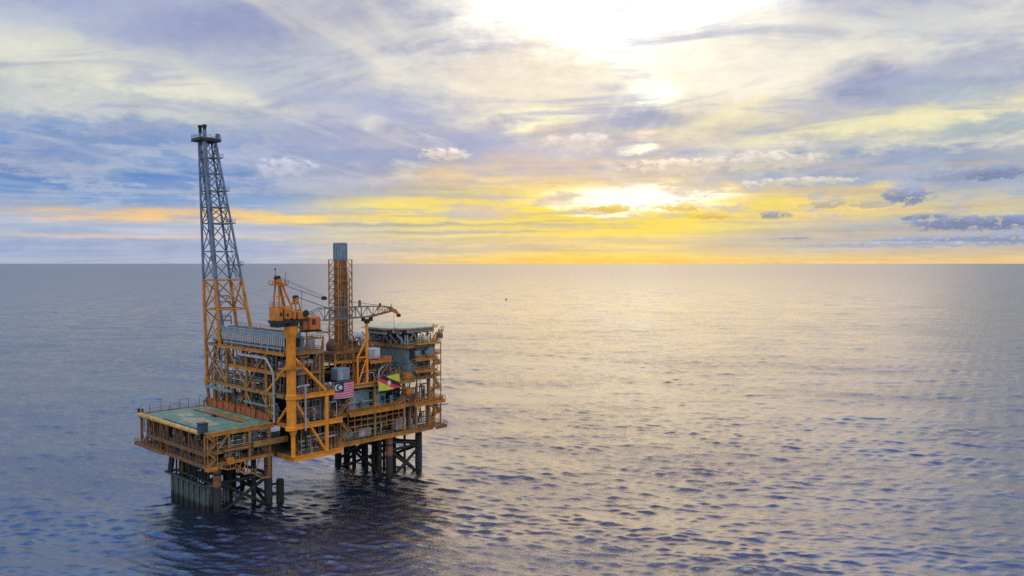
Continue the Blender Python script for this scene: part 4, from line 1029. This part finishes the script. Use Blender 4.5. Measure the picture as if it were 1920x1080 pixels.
# ------------------------------------------------------------------ living quarters, helideck, stair tower
Q = thing('living_quarters', 'windowed grey teal clad block under the helideck', 'quarters', (43,13,27))
part(Q, 'wall', MB().box(38.6,38.9,4.3,21.8,27,35.6).box(38.9,47.1,4.3,4.6,27,35.6).box(46.8,47.1,4.6,21.8,27,35.6).box(38.9,46.8,21.5,21.8,27,35.6), M['clad'], label='corrugated teal grey cladding')
part(Q, 'roof', MB().box(38.0,47.6,3.7,22.4,35.6,36.0).ibeam((37.9,3.6,35.9),(37.9,22.4,35.9),.4,.9).ibeam((37.9,3.6,35.9),(47.6,3.6,35.9),.4,.9), M['tan'])
part(Q, 'floor_band', MB().box(38.52,38.6,4.3,21.8,30.9,31.2).box(38.6,47.1,4.22,4.3,30.9,31.2), M['midgrey'])
for k, z in enumerate((29.0, 32.3)):
    bl = part(Q, 'balcony', MB().box(40.2,48.2,2.4,4.2,z-.15,z).ibeam((40.2,2.4,z-.3),(48.2,2.4,z-.3),.25,.5).beam((40.2,2.4,z-.4),(42.2,4.2,z-1.6),.15).beam((46.6,2.4,z-.4),(46.6,4.2,z-1.6),.15), M['orange'])
    part(bl, 'railing', MB().rail([(40.2,2.4,z),(48.2,2.4,z)],1.1,1.1,.055), M['orange'])
for x, z in ((41.5,27.6),(44.6,27.6),(42.4,29.3),(45.2,29.3),(41.2,32.6),(44.0,32.6)):
    dr = part(Q, 'door', MB().box(x,x+1.0,4.18,4.3,z,z+2.0), M['dkblue'])
    part(dr, 'handle', MB().box(x+.8,x+.9,4.12,4.18,z+.95,z+1.1), M['grey'])
for x, z in ((43.1,28.2),(39.6,30.0),(43.9,30.2),(42.6,33.4),(45.7,33.4),(39.4,33.6)):
    wn = part(Q, 'window', MB().box(x,x+.9,4.16,4.3,z,z+.9), M['white'])
    part(wn, 'pane', MB().box(x+.12,x+.78,4.13,4.16,z+.12,z+.78), M['glass'])
part(Q, 'wall_box', MB().cbox(41.0,42.6,3.2,4.2,33.2,34.6,.1).cbox(44.6,45.6,3.2,4.2,33.4,34.4,.1), M['bluegrey'])
part(Q, 'recess_shade', MB().box(39.4,41.9,4.10,4.25,32.2,35.2).box(43.4,44.6,4.1,4.25,27.2,31), M['dark'])  # flat dark panels on the wall, shade of openings put into colour
part(Q, 'lean_to', MB().cbox(45.2,47.8,2.8,4.3,32.4,35.4,.5), M['bluegrey'])
HC = (42.6, 12.0)
Hd = thing('helideck', 'pale green octagonal helideck above the living quarters', 'helideck', (HC[0],HC[1],36))
oct_ = lambda r, a0=22.5: [(HC[0]+r*math.cos(R(a0+45*k)), HC[1]+r*math.sin(R(a0+45*k))) for k in range(8)]
part(Hd, 'deck', MB().prism(oct_(10.2), 41.0, 41.2), M['helideck'])
part(Hd, 'rim', MB().prism(oct_(10.3), 40.65, 40.99), M['tan'])
net = MB(); o1, o2 = oct_(10.3), oct_(11.5)
for k in range(8):
    a, b, c, d_ = o1[k], o1[(k+1) % 8], o2[(k+1) % 8], o2[k]
    net.beam((*d_,40.95),(*c,40.95),.08); net.beam((*a,40.8),(*d_,40.95),.1)
    for t in (.25,.5,.75):
        net.beam((a[0]+(b[0]-a[0])*t,a[1]+(b[1]-a[1])*t,40.8),(d_[0]+(c[0]-d_[0])*t,d_[1]+(c[1]-d_[1])*t,40.95),.07)
part(Hd, 'safety_net', net, M['tan'])
ug = MB()
for k in range(-3,4):
    w = math.sqrt(max(1, 9.8**2-(k*2.8)**2))*.93
    ug.ibeam((HC[0]-w,HC[1]+k*2.9,40.2),(HC[0]+w,HC[1]+k*2.9,40.2),.3,.8)
    ug.ibeam((HC[0]+k*2.9,HC[1]-w,39.7),(HC[0]+k*2.9,HC[1]+w,39.7),.3,.6)
part(Hd, 'under_girder', ug, M['grey'])
for k in range(6):
    v = 4.6+k*3.2
    part(Hd, 'strut', MB().tube((38.3,v,36.1),(38.3,v,39.2),.22,n=8).tube((38.3,v,36.3),(35.2,v-.2,39.4),.18,n=8), M['grey'], True)
for u in (38.6,41.4,44.2,47):
    part(Hd, 'strut', MB().tube((u,4.0,36.1),(u,4.0,39.2),.22,n=8).tube((u,4.0,36.4),(u+.2,1.6,39.6),.18,n=8), M['orange' if u > 44 else 'grey'], True)
part(Hd, 'strut', MB().tube((47.4,4,33),(51.6,5.5,39.8),.22).tube((47.4,10,34),(52,10,39.8),.22).tube((47.4,14,34),(51,14,39.8),.22), M['brown'], True)
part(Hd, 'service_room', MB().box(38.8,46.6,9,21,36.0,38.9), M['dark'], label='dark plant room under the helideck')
part(Hd, 'catwalk', MB().box(40.5,47.4,1.6,3.6,36.4,36.55).rail([(40.5,1.6,36.55),(47.4,1.6,36.55),(47.4,3.6,36.55)],1.2,.8,.07), M['gold'])
part(Hd, 'foam_tank', MB().cbox(43.0,45.2,2.2,3.8,37.4,38.7,.25), M['white'])
part(Hd, 'access_stair', MB().stair((47.4,2.6,36.6),(50.4,2.6,40.2)).cbox(49.4,50.6,2.6,4.0,37.6,39.0,.1), M['brown'])
part(Hd, 'marker_post', MB().tube((46.6,2.4,36.6),(46.6,2.4,42.0),.12), M['gold'])

S = thing('stair_tower', 'open orange stair tower climbing the right end beside the quarters', 'stair tower', (48.8,4.5,12.5))
for u in (47.6, 50.0):
    for v in (3.0, 6.2):
        part(S, 'post', MB().beam((u,v,12.4),(u,v,36.4),.2), M['orange'])
lev = [12.5,16.1,19.9,23.3,26.9,30.2,33.2,36.2]
for k in range(len(lev)-1):
    z0, z1 = lev[k], lev[k+1]
    part(S, 'flight', MB().stair((47.9,3.5 if k % 2 else 5.7,z0),(49.8,3.5 if k % 2 else 5.7,z1),.8) if k % 2 == 0 else MB().stair((49.8,3.6,z0),(47.9,3.6,z1),.8), M['brown'])
    part(S, 'landing', MB().box(47.5,50.1,2.9,6.3,z1-.12,z1).rail([(47.5,2.9,z1),(50.1,2.9,z1),(50.1,6.3,z1)],1.1,.8,.055), M['orange'])

# ------------------------------------------------------------------ equipment
A = thing('air_cooler', 'long louvred grey air cooler bank on the top deck beside the flare tower', 'air cooler', (2,19,37.3))
part(A, 'housing', MB().cbox(0,4.4,3.2,34.8,40.75,42.0,.08), M['bluegrey'])
lv = MB()
for k in range(36): lv.box(-.1,.12,3.6+k*.87,3.6+k*.87+.32,38.9,40.8)
part(A, 'louvre', lv, M['white'])
part(A, 'plenum', MB().box(.4,4.2,3.4,34.6,38.7,40.75), M['black'])
part(A, 'top_rail', MB().beam((0,3.2,42.1),(0,34.8,42.1),.18).beam((4.4,3.2,42.1),(4.4,34.8,42.1),.18), M['grey'])
for k in range(9):
    part(A, 'leg', MB().beam((.3,3.6+k*3.85,37.3),(.3,3.6+k*3.85,38.8),.22).beam((4,3.6+k*3.85,37.3),(4,3.6+k*3.85,38.8),.22), M['teal'])
for k in range(7):
    part(A, 'fan', MB().lathe((2.2,6+k*4.4,42.0),(0,0,1),[(1.5,0),(1.5,.35),(1.35,.35),(1.3,.1)],18), M['midgrey'], True)
part(A, 'header_pipe', MB().path([(-.3,5,38.2),(-.3,20,38.2),(-.3,33,38.2),(.4,33.6,38.2)],.22), M['teal'], True)
part(A, 'railing', MB().rail([(4.6,3.2,42),(4.6,34.8,42)],1.0,2.0,.04), M['tan'])
for k in range(10):
    part(A, 'nozzle', MB().tube((-.2,5+k*3,37.4),(-.2,5+k*3,38.9),.12,n=7).cbox(-.4,.1,4.7+k*3,5.3+k*3,37.9,38.4,.06), M[('grey','teal','white')[k % 3]], True)

DD = thing('intake_drum', 'pale round drum at the far left end of the air cooler', 'drum', (1.5,40,37.3))
part(DD, 'shell', MB().lathe((1.6,36.4,38.9),(0,1,0),[(.3,0),(1.2,.3),(1.4,.8),(1.4,4.6),(1.1,4.8)],18), M['grey'], True)
part(DD, 'mouth', MB().lathe((1.6,41.15,38.9),(0,1,0),[(1.0,0),(1.0,.1)],18), M['dark'], True)
part(DD, 'saddle', MB().box(.8,2.4,37.4,37.8,37.3,38.1).box(.8,2.4,39.8,40.2,37.3,38.1), M['brown'])

VP = thing('vent_pipe', 'pale grey bent pipe dropping down the face left of the crane pedestal', 'pipe', (-.6,8,20))
part(VP, 'run', MB().path([(-.5,24.8,36.2),(-.5,24.6,35.6),(-.5,24.2,35.4),(-.5,11.6,35.4),(-.5,11.0,35.2),(-.6,8.3,32.8),(-.6,7.9,32.2),(-.6,7.6,31.4),(-.6,7.5,20.0)],.32,12), M['grey'], True)
part(VP, 'flange', MB().lathe((-.5,18,35.4),(0,1,0),[(.5,0),(.5,.25)],14).lathe((-.6,7.5,27),(0,0,1),[(.5,0),(.5,.25)],14).lathe((-.6,7.5,22),(0,0,1),[(.5,0),(.5,.25)],14), M['grey'], True)
part(VP, 'clamp', MB().beam((0,15,35.4),(-.5,15,35.8),.3).beam((0,20,35.4),(-.5,20,35.8),.3).beam((.2,7.5,24.5),(-.6,7.5,24.5),.3), M['gold'])
LP = thing('vent_post', 'slim white standpipe with a T top in front of the crane bay', 'standpipe', (3,-.6,19))
part(LP, 'pipe', MB().tube((3,-.75,18.6),(3,-.75,29.6),.24,n=10), M['grey'], True)
part(LP, 'cross_arm', MB().tube((.9,-.75,29.5),(3.9,-.75,29.7),.12).tube((.9,-.75,29.2),(.9,-.75,29.6),.16).tube((3.9,-.75,29.4),(3.9,-.75,29.9),.16), M['white'], True)

def vessel(label, p, axis, L, r, mm, group=None, cat='vessel', name='process_vessel'):
    p = Vector(p); ax = Vector((1,0,0)) if axis == 'u' else Vector((0,1,0))
    t = thing(name, label, cat, (p.x,p.y,p.z-r-.5), group)
    part(t, 'shell', MB().lathe(p, ax, [(r*.2,-r*.45),(r*.7,-r*.32),(r*.95,-.1*r),(r,0),(r,L),(r*.95,L+.1*r),(r*.7,L+r*.32),(r*.2,L+r*.45)],20), M[mm], True)
    for f in (.2,.8):
        c = p+ax*L*f
        o = Vector((0,r*.8,0)) if axis == 'u' else Vector((r*.8,0,0)); w = Vector((.2,.2,0))
        part(t, 'saddle', MB().box(c.x-o.x-.2,c.x+o.x+.2,c.y-o.y-.2,c.y+o.y+.2,c.z-r-.5,c.z-r*.35), M['midgrey'])
    for f in (.3,.65):
        c = p+ax*L*f
        part(t, 'nozzle', MB().tube(c+Vector((0,0,r*.9)), c+Vector((0,0,r+.55)),.18).tube(c+Vector((0,0,r+.45)), c+Vector((0,0,r+.6)),.3), M['grey'], True)
    return t
vessel('big dark blue horizontal vessel at the far left behind the rusty windbreak panels', (3.2,30,22.4), 'v', 8, 1.8, 'bluegrey')
vessel('dark blue horizontal vessel in the middle behind the windbreak panels', (3.2,17.5,22.3), 'v', 8, 1.7, 'dkblue')
vessel('teal horizontal vessel on the third storey of the left face', (2.6,14,29.2), 'v', 9, 1.1, 'midgrey')
vessel('teal vessel just under the top deck beside the pale bent pipe', (2.4,17,34.2), 'v', 10, .9, 'teal')
vessel('small pale horizontal vessel high behind the crane pedestal', (5,4.8,34.4), 'u', 3.4, .8, 'grey')
vessel('grey vessel on the second storey behind the crane bay', (2.5,2.6,22), 'u', 7, 1.1, 'midgrey')
vessel('dark horizontal drum on the cellar deck below the pipe rack', (28.6,6.2,14.2), 'u', 3.2, 1.1, 'black')
vessel('teal drum on the cellar deck right of the crane bay', (17.6,5.4,14.1), 'u', 3.2, .9, 'teal')
t = thing('cable_tray', 'teal cable tray running along the left face under the second storey', 'cable tray', (-.3,34,25))
part(t, 'tray', MB().box(-.9,-.35,28,43,25.0,25.7).box(-.9,-.35,10,22,23.4,23.8), M['teal'])
part(t, 'bracket', MB().beam((0,30,25.8),(-.9,30,25.8),.15).beam((0,40,25.8),(-.9,40,25.8),.15), M['midgrey'])

def column_vessel(label, u, v, z0, z1, r, mm):
    t = thing('column_vessel', label, 'vessel', (u,v,z0), 'upright vessels between the crane and the stack')
    H = z1-z0
    part(t, 'shell', MB().lathe((u,v,z0),(0,0,1),[(r*.9,0),(r*.9,.8),(r,.9),(r,H-r*.5),(r*.75,H-r*.15),(r*.2,H)],18), M[mm], True)
    part(t, 'platform', MB().tube((u,v,z0+H*.62),(u,v,z0+H*.62+.15),r+.8,n=14).rail([(u-r-.7,v-r-.5,z0+H*.62+.1),(u+r+.7,v-r-.5,z0+H*.62+.1)],1.1,.9), M['orange'])
    part(t, 'ladder', MB().beam((u-.25,v-r-.15,z0),(u-.25,v-r-.15,z1-.5),.08).beam((u+.25,v-r-.15,z0),(u+.25,v-r-.15,z1-.5),.08), M['tan'])
column_vessel('slim blue grey upright vessel nearest the crane pedestal', 5.2,4.6,27.1,41.2,.85,'bluegrey')
column_vessel('grey upright vessel inside the orange frame between crane and stack', 9.6,7,27.1,40.2,1.0,'grey')
column_vessel('short dark upright vessel beside the gap before the stack', 13.0,8,27.1,35.0,.9,'midgrey')
t = thing('access_frame', 'slender orange scaffold frame round the upright vessels', 'frame', (9,6,27))
for u, v in ((6.6,4.2),(11.4,4.2),(6.6,9.4),(11.4,9.4)): part(t, 'post', MB().beam((u,v,27),(u,v,40.6 if u > 8 else 42.4),.3), M['orange'])
for z in (30.4,33.6,36.8,40.2):
    part(t, 'landing', MB().beam((6.6,4.2,z),(11.4,4.2,z),.22).beam((6.6,9.4,z),(11.4,9.4,z),.22).beam((6.6,4.2,z),(6.6,9.4,z),.22).beam((11.4,4.2,z),(11.4,9.4,z),.22).rail([(6.6,4.1,z+.1),(11.4,4.1,z+.1)],1.1,.8), M['tan'])
t = thing('process_skid', 'low pale pump skid on the deck between the crane brace and the grey cabin', 'pump skid', (12.6,5.6,27))
part(t, 'base_frame', MB().box(11.6,14.8,4.8,6.8,27.05,27.3), M['midgrey'])
part(t, 'motor', MB().lathe((11.9,5.6,28),(1,0,0),[(.5,0),(.6,.1),(.6,1.3),(.3,1.4),(.3,1.7)],14), M['teal'], True)
part(t, 'pump', MB().lathe((13.7,5.6,27.9),(1,0,0),[(.3,0),(.7,.2),(.7,.7),(.3,.9)],14), M['white'], True)

def cabin(label, x0,x1,y0,y1,z0,z1, mm, name='equipment_cabin', cat='cabin'):
    t = thing(name, label, cat, ((x0+x1)/2,(y0+y1)/2,z0))
    part(t, 'shell', MB().cbox(x0,x1,y0,y1,z0+.35,z1,.1), M[mm])
    part(t, 'skid', MB().box(x0+.2,x1-.2,y0+.1,y0+.4,z0,z0+.35).box(x0+.2,x1-.2,y1-.4,y1-.1,z0,z0+.35), M['dark'])
    dr = part(t, 'door', MB().box(x0+.3,x0+.3+(x1-x0)*.35,y0-.05,y0,z0+.55,z1-.3), M['grey' if mm != 'grey' else 'white'])
    part(dr, 'handle', MB().box(x0+.4,x0+.5,y0-.12,y0-.05,(z0+z1)/2,(z0+z1)/2+.3), M['dark'])
    return t
cabin('grey cabin on a stand just above the striped flag', 16.2,20.0,5.0,8.0,28.3,31.8,'bluegrey')
part(bpy.data.objects['equipment_cabin'], 'stand', MB().beam((16.6,5.4,27),(16.6,5.4,28.3),.3).beam((19.6,5.4,27),(19.6,5.4,28.3),.3).beam((16.6,7.6,27),(16.6,7.6,28.3),.3).beam((19.6,7.6,27),(19.6,7.6,28.3),.3), M['midgrey'])
cabin('long teal switch room with a door on the second storey below the yellow flag', 19.6,27.0,6.0,11,20.0,25.4,'teal')
cabin('narrow teal switch room right of the longer one on the second storey', 28.6,32.6,6.0,11,20.0,25.2,'teal')
cabin('white box cabin on the cellar deck near the right hand leg', 35.4,38.8,5.0,7.6,12.6,16.2,'white')
cabin('pale grey louvred box on the cellar deck under the pipe rack', 22.6,26.8,4.8,7,12.6,15.2,'grey')
cabin('dark blue generator box on the second storey at the quarters end', 33.6,36.6,6,9,20,23,'dkblue')
t = thing('laydown_platform', 'orange cantilever platform beside the boom rest post', 'platform', (29.6,5.5,32))
part(t, 'deck', MB().box(25.8,32.8,4.0,8.2,32.75,32.95).ibeam((25.8,3.9,32.7),(32.8,3.9,32.7),.3,.8).ibeam((32.8,3.9,32.7),(32.8,8.2,32.7),.3,.7), M['orange'])
part(t, 'brace', MB().beam((32.4,4,32.4),(29.6,4.6,28.4),.26).beam((26.2,8,32.4),(26.2,8,27),.3).beam((32.4,8,32.4),(32.4,8,27),.3).beam((32.6,4,32.6),(32.6,4,27),.18), M['tan'])
part(t, 'side_panel', MB().box(29.8,32.8,3.86,3.94,33.0,34.0).rail([(25.8,4,33),(29.8,4,33)],1.1,1.), M['redor'])
cabin('white box standing on the orange cantilever platform by the boom rest', 26.6,29.8,4.8,7.4,33.0,36.2,'white', 'equipment_box', 'box')
t = thing('loading_davit', 'small pale goose-neck davit below the orange cantilever platform', 'davit', (31,5,27))
part(t, 'post', MB().path([(29.4,5,27),(29.4,5,29.6),(29.8,5,30.4),(30.6,5,30.9),(32.2,5,32.0)],.28,10), M['grey'], True)
part(t, 'base', MB().lathe((29.4,5,27),(0,0,1),[(.6,0),(.6,.2),(.4,.3),(.4,1)],12), M['midgrey'], True)
t = thing('hose_reel', 'pale hose reel in front of the quarters at flag height', 'reel', (34.6,4.8,27))
part(t, 'drum', MB().lathe((34.2,4.8,28),(1,0,0),[(.9,0),(.9,.12),(.5,.14),(.5,.8),(.9,.82),(.9,.95)],16), M['grey'], True)
part(t, 'frame', MB().beam((34.1,4.4,27),(34.1,4.8,28),.14).beam((35.3,4.4,27),(35.3,4.8,28),.14), M['orange'])
for k, (u, v, z, lab) in enumerate(((38.0,3.2,27.0,'orange box basket level with the yellow flag, left of the quarters doors'),(38.2,3.0,22.9,'orange box basket one storey below the yellow flag'))):
    t = thing('tool_basket', lab, 'basket', (u,v,z))
    part(t, 'shell', MB().cbox(u-1.2,u+1.2,v-.8,v+.8,z+.1,z+1.7,.1), M['orange'])
    part(t, 'rim', MB().beam((u-1.3,v-.9,z+1.7),(u+1.3,v-.9,z+1.7),.14).beam((u-1.3,v+.9,z+1.7),(u+1.3,v+.9,z+1.7),.14), M['tan'])
    part(t, 'support', MB().beam((u,v+.6,z-.5),(u,4.2,z-.5),.3).box(u-1.2,u+1.2,v-.8,v+.9,z-.2,z+.1), M['brown'])


# ------------------------------------------------------------------ dense piping, one module per bay
def piping(label, axis, a0, a1, b0, b1, z0, z1, seed, n=16, tones=None):
    """pipes, valves, posts and boxes of one bay; axis = direction of the bay's front"""
    g = random.Random(seed)
    tones = tones or ['midgrey','dark','dark','grey','dkblue','white','bluegrey','umber','tan','brown','midgrey']
    P = (lambda a, b, z: (a, b, z)) if axis == 'u' else (lambda a, b, z: (b, a, z))
    t = thing('piping_module', label, 'pipework', P((a0+a1)/2, (b0+b1)/2, z0))
    part(t, 'base_frame', MB().beam(P(a0,b0+.3,z0+.12), P(a1,b0+.3,z0+.12), .2).beam(P(a0,b1,z0+.12), P(a1,b1,z0+.12), .2), M['umber'])
    for k in range(n):
        r = .07+.16*g.random()**2; b = b0+(b1-b0)*g.random()**1.3; mm = g.choice(tones)
        a = a0+(a1-a0)*g.random(); kind = g.random()
        if kind < .4:
            h = z0+(z1-z0)*(.45+.55*g.random()); part(t, 'pipe', MB().tube(P(a,b,z0), P(a,b,h), r, n=7), M[mm], True)
        elif kind < .75:
            L = min(a1-a, 1.5+(a1-a0)*.6*g.random()); z = z0+.4+(z1-z0-.6)*g.random()
            if L > 1: part(t, 'pipe', MB().path([P(a,b,z0), P(a,b,z-.35), P(a+.12,b,z-.1), P(a+.4,b,z), P(a+L,b,z)], r, 7), M[mm], True)
        else:
            L = min(a1-a, 1.5+2*g.random()); z = z0+.5+(z1-z0-1)*g.random()
            if L > 1: part(t, 'pipe', MB().path([P(a,b,z1), P(a,b,z+.3), P(a+.3,b,z), P(a+L-.3,b,z), P(a+L,b,z-.3), P(a+L,b,z0)], r, 7), M[mm], True)
    for k in range(n//2):
        a = a0+(a1-a0)*g.random(); b = b0+(b1-b0)*g.random()*.7; s = .2+.25*g.random(); z = z0+.2+(z1-z0)*.55*g.random()
        part(t, 'valve', MB().lathe(P(a,b,z),(0,0,1),[(s,0),(s,s*.8),(s*.4,s),(s*.4,s*1.8),(s*1.1,s*1.85),(s*1.1,s*2.1)],9).beam(P(a,b,z0),P(a,b,z),.1), M[g.choice(('redor','white','grey','orange','teal','midgrey'))], True)
    for k in range(n//4):
        a = a0+.4+(a1-a0-.8)*g.random(); b = b0+.4+(b1-b0)*g.random(); w = .4+.7*g.random(); h = (z1-z0)*(.25+.4*g.random())
        part(t, 'cabinet', MB().cbox(*sorted((P(a-w/2,b,0)[0],P(a+w/2,b+w*.8,0)[0])),*sorted((P(a-w/2,b,0)[1],P(a+w/2,b+w*.8,0)[1])),z0,z0+h,.06), M[g.choice(('midgrey','dkblue','grey','white','dark','teal'))])
    for k in range(n//5):
        a = a0+(a1-a0)*g.random(); part(t, 'post', MB().beam(P(a,b0,z0),P(a,b0,z1),.16), M[g.choice(('tan','umber','orange'))])
piping('grey and white pipes crowding the lowest bay under the crane pedestal','u',.8,13.4,.9,3.8,12.5,19.2,3,26)
piping('dark pipes filling the second storey bay right behind the crane pedestal','u',1,13.4,1.0,3.9,20,26.2,4,26)
piping('pipes and valves on the cellar deck left of the pale louvred box','u',14.4,22.4,4.4,6,12.5,16,5,18)
piping('pipes on the cellar deck at the far right end','u',39.2,47.4,4.4,8,12.5,19.2,6,26)
piping('pipes on the second storey at the far right end under the quarters','u',36.8,47.2,4.4,7,20,26.2,7,28)
piping('pipes on the second storey between the crane bay and the teal switch room','u',14.2,19.4,4.5,8,20,26.2,8,16)
piping('low pipes around the grey cabin and the boom rest foot','u',20.4,38,5,8,27,30.4,9,30)
piping('tangled pipes at the far end of the second storey on the left face','v',24,42,.6,2.0,20,26,10,26)
piping('tangled pipes at the crane end of the second storey on the left face','v',8.6,23,.6,2.0,20,26,11,24)
piping('pipes along the third storey of the left face','v',5,42,.6,2.6,27,31.8,12,40)
piping('pipes along the storey under the air cooler deck','v',4.5,41,.5,2.4,32.3,36.6,13,40)
piping('short pipes under the air cooler louvres','v',3.6,34,-.2,.6,37.3,38.8,14,26,['teal','grey','white','dark','bluegrey','midgrey'])
piping('pipes behind the crane pedestal on the third storey','u',1,11,3.9,6,27,36.5,15,26)
piping('dark pipes at the foot of the exhaust stack','u',18,32,8.5,9.6,27,32.6,16,30,['dark','dark','midgrey','umber','brown','grey','dkblue'])
piping('rusty pipes round the base of the stack lattice','u',18.2,32,8.8,12,33,38.4,17,34,['umber','brown','brown','orange','dark','midgrey','tan'])
piping('pipes in the upper gap of the green decked module front','u',-14,-1.4,7.9,9,15.6,19.2,18,22)
piping('pipes in the lower gap of the green decked module front','u',-14,-1.4,7.9,9,12.7,15.2,19,22)
piping('dark pipes in the upper gap of the green decked module left side','v',9,41,-17.6,-16.2,15.6,19.2,20,26,['dark','dark','dark','dkblue','midgrey','dark'])
piping('dark pipes in the lower gap of the green decked module left side','v',9,41,-17.6,-16.2,12.7,15.2,21,26,['dark','dark','dark','dkblue','midgrey','dark'])
piping('bright pipes and gear under the helideck edge','u',39,47,3.6,6,36.1,38.6,22,20,['gold','gold','grey','white','dark','orange'])
piping('grey bent pipes under the helideck on its left side','v',5,21.5,38.0,38.7,36.1,39.2,23,26,['grey','midgrey','dark','grey','bluegrey'])

# ------------------------------------------------------------------ flags
def wave(x, y, amp=.16):
    return amp*math.sin(x*1.5+y*.5)+.06*math.sin(x*3.4-y)
def flag(label, u0, u1, v, ztop, zbot, cols, builder):
    t = thing('flag', label, 'flag', (u0, v, zbot))
    builder(t, u0, u1, v, ztop, zbot)
    part(t, 'pole', MB().tube((u0-.05,v+.15,zbot-.6),(u0-.05,v+.15,ztop+.5),.06).tube((u0,v+.15,ztop+.1),(u1,v+.15,ztop+.25),.035), M['grey'])
    return t
def cloth_part(t, layers, P):
    """one cloth mesh; each layer = (material, cells)"""
    mb = MB(); idx = []
    for i, (mm, fn) in enumerate(layers):
        n = len(mb.f); fn(mb, i, P); idx += [i]*(len(mb.f)-n)
    o = part(t, 'cloth', mb, M[layers[0][0]])
    for mm, fn in layers[1:]: o.data.materials.append(M[mm])
    if len(o.data.polygons) == len(idx): o.data.polygons.foreach_set('material_index', idx)
    return o
def grid_poly(test, nx=72, ny=42, x0=0, x1=1, y0=0, y1=1):
    def go(mb, layer, P):
        for i in range(nx):
            for j in range(ny):
                a0, a1 = x0+(x1-x0)*i/nx, x0+(x1-x0)*(i+1)/nx; b0, b1 = y0+(y1-y0)*j/ny, y0+(y1-y0)*(j+1)/ny
                if test((a0+a1)/2, (b0+b1)/2):
                    mb.add([P(a0,b0,layer),P(a1,b0,layer),P(a1,b1,layer),P(a0,b1,layer)], [(0,1,2,3)])
    return go
def placer(u0, u1, v, zt, zb, sag=0., skew=0.):
    W_, H_ = u1-u0, zt-zb
    def P(x, y, layer):                              # y = 0 at the bottom
        return (u0+W_*x, v-.012*layer+wave(x*W_, y*H_)*.8, zb+H_*y+skew*x - sag*math.sin(x*math.pi))
    return P
def striped(t, u0, u1, v, zt, zb):
    P = placer(u0,u1,v,zt,zb,.12,.0)
    asp = (u1-u0)/(zt-zb)
    def moon(x, y):
        X_, Y_ = (x-.20)*asp, y-.715
        return X_*X_+Y_*Y_ < .215**2 and (X_-.075)**2+Y_*Y_ > .18**2
    def star(x, y):
        X_, Y_ = (x-.315)*asp, y-.715; r = math.hypot(X_, Y_); a = math.atan2(X_, Y_)
        k = (a/(2*math.pi)*14) % 1; k = abs(k-.5)*2
        return r < .085+.08*k
    cloth_part(t, [('f_white', grid_poly(lambda x,y: True, 28, 16)), ('f_red', grid_poly(lambda x,y: int((1-y)*14) % 2 == 0, 28, 56)),
                   ('f_blue', grid_poly(lambda x,y: True, 14, 10, 0, .5, 6/14, 1)), ('f_cream', grid_poly(lambda x,y: moon(x,y) or star(x,y), 90, 70, 0, .5, .43, 1))], P)
def diagonal(t, u0, u1, v, zt, zb):
    P = placer(u0,u1,v,zt,zb,.15,.25)
    asp = (u1-u0)/(zt-zb)
    def star(x, y):
        X_, Y_ = (x-.5)*asp, y-.5; r = math.hypot(X_, Y_); a = math.atan2(X_, Y_)
        k = (a/(2*math.pi)*9) % 1; k = abs(k-.5)*2
        return r < .10+.12*k
    cloth_part(t, [('f_yellow', grid_poly(lambda x,y: True, 28, 16)), ('f_black', grid_poly(lambda x,y: 1.0 < x*.92+y < 1.30, 80, 50)),
                   ('f_red', grid_poly(lambda x,y: .72 < x*.92+y <= 1.0, 80, 50)), ('f_cream', grid_poly(star, 90, 90, .3, .7, .2, .8))], P)
flag('red and white striped flag with crescent, hung on the railing right of the crane', 13.0,19.0,2.0,28.7,24.7, None, striped)
flag('yellow flag with black and red diagonal bands, hung left of the quarters', 27.3,34.3,2.3,28.8,25.0, None, diagonal)

# ------------------------------------------------------------------ far out on the water
by = bpy.data.objects.new('marker_buoy', None); COL.objects.link(by)
by.location = (-9.6, 1290., 0); by['base'] = (0,0,0)
tag(by, 'tiny dark buoy far out on the pale open water', 'buoy')
part(by, 'float', MB().lathe((0,0,-.5),(0,0,1),[(.6,0),(1.5,.3),(1.5,1.3),(1.0,1.7)],14), M['dark'], True)
part(by, 'mast', MB().tube((0,0,1),(0,0,3.2),.25).cbox(-.6,.6,-.6,.6,2.2,3.2,.1), M['dark'])
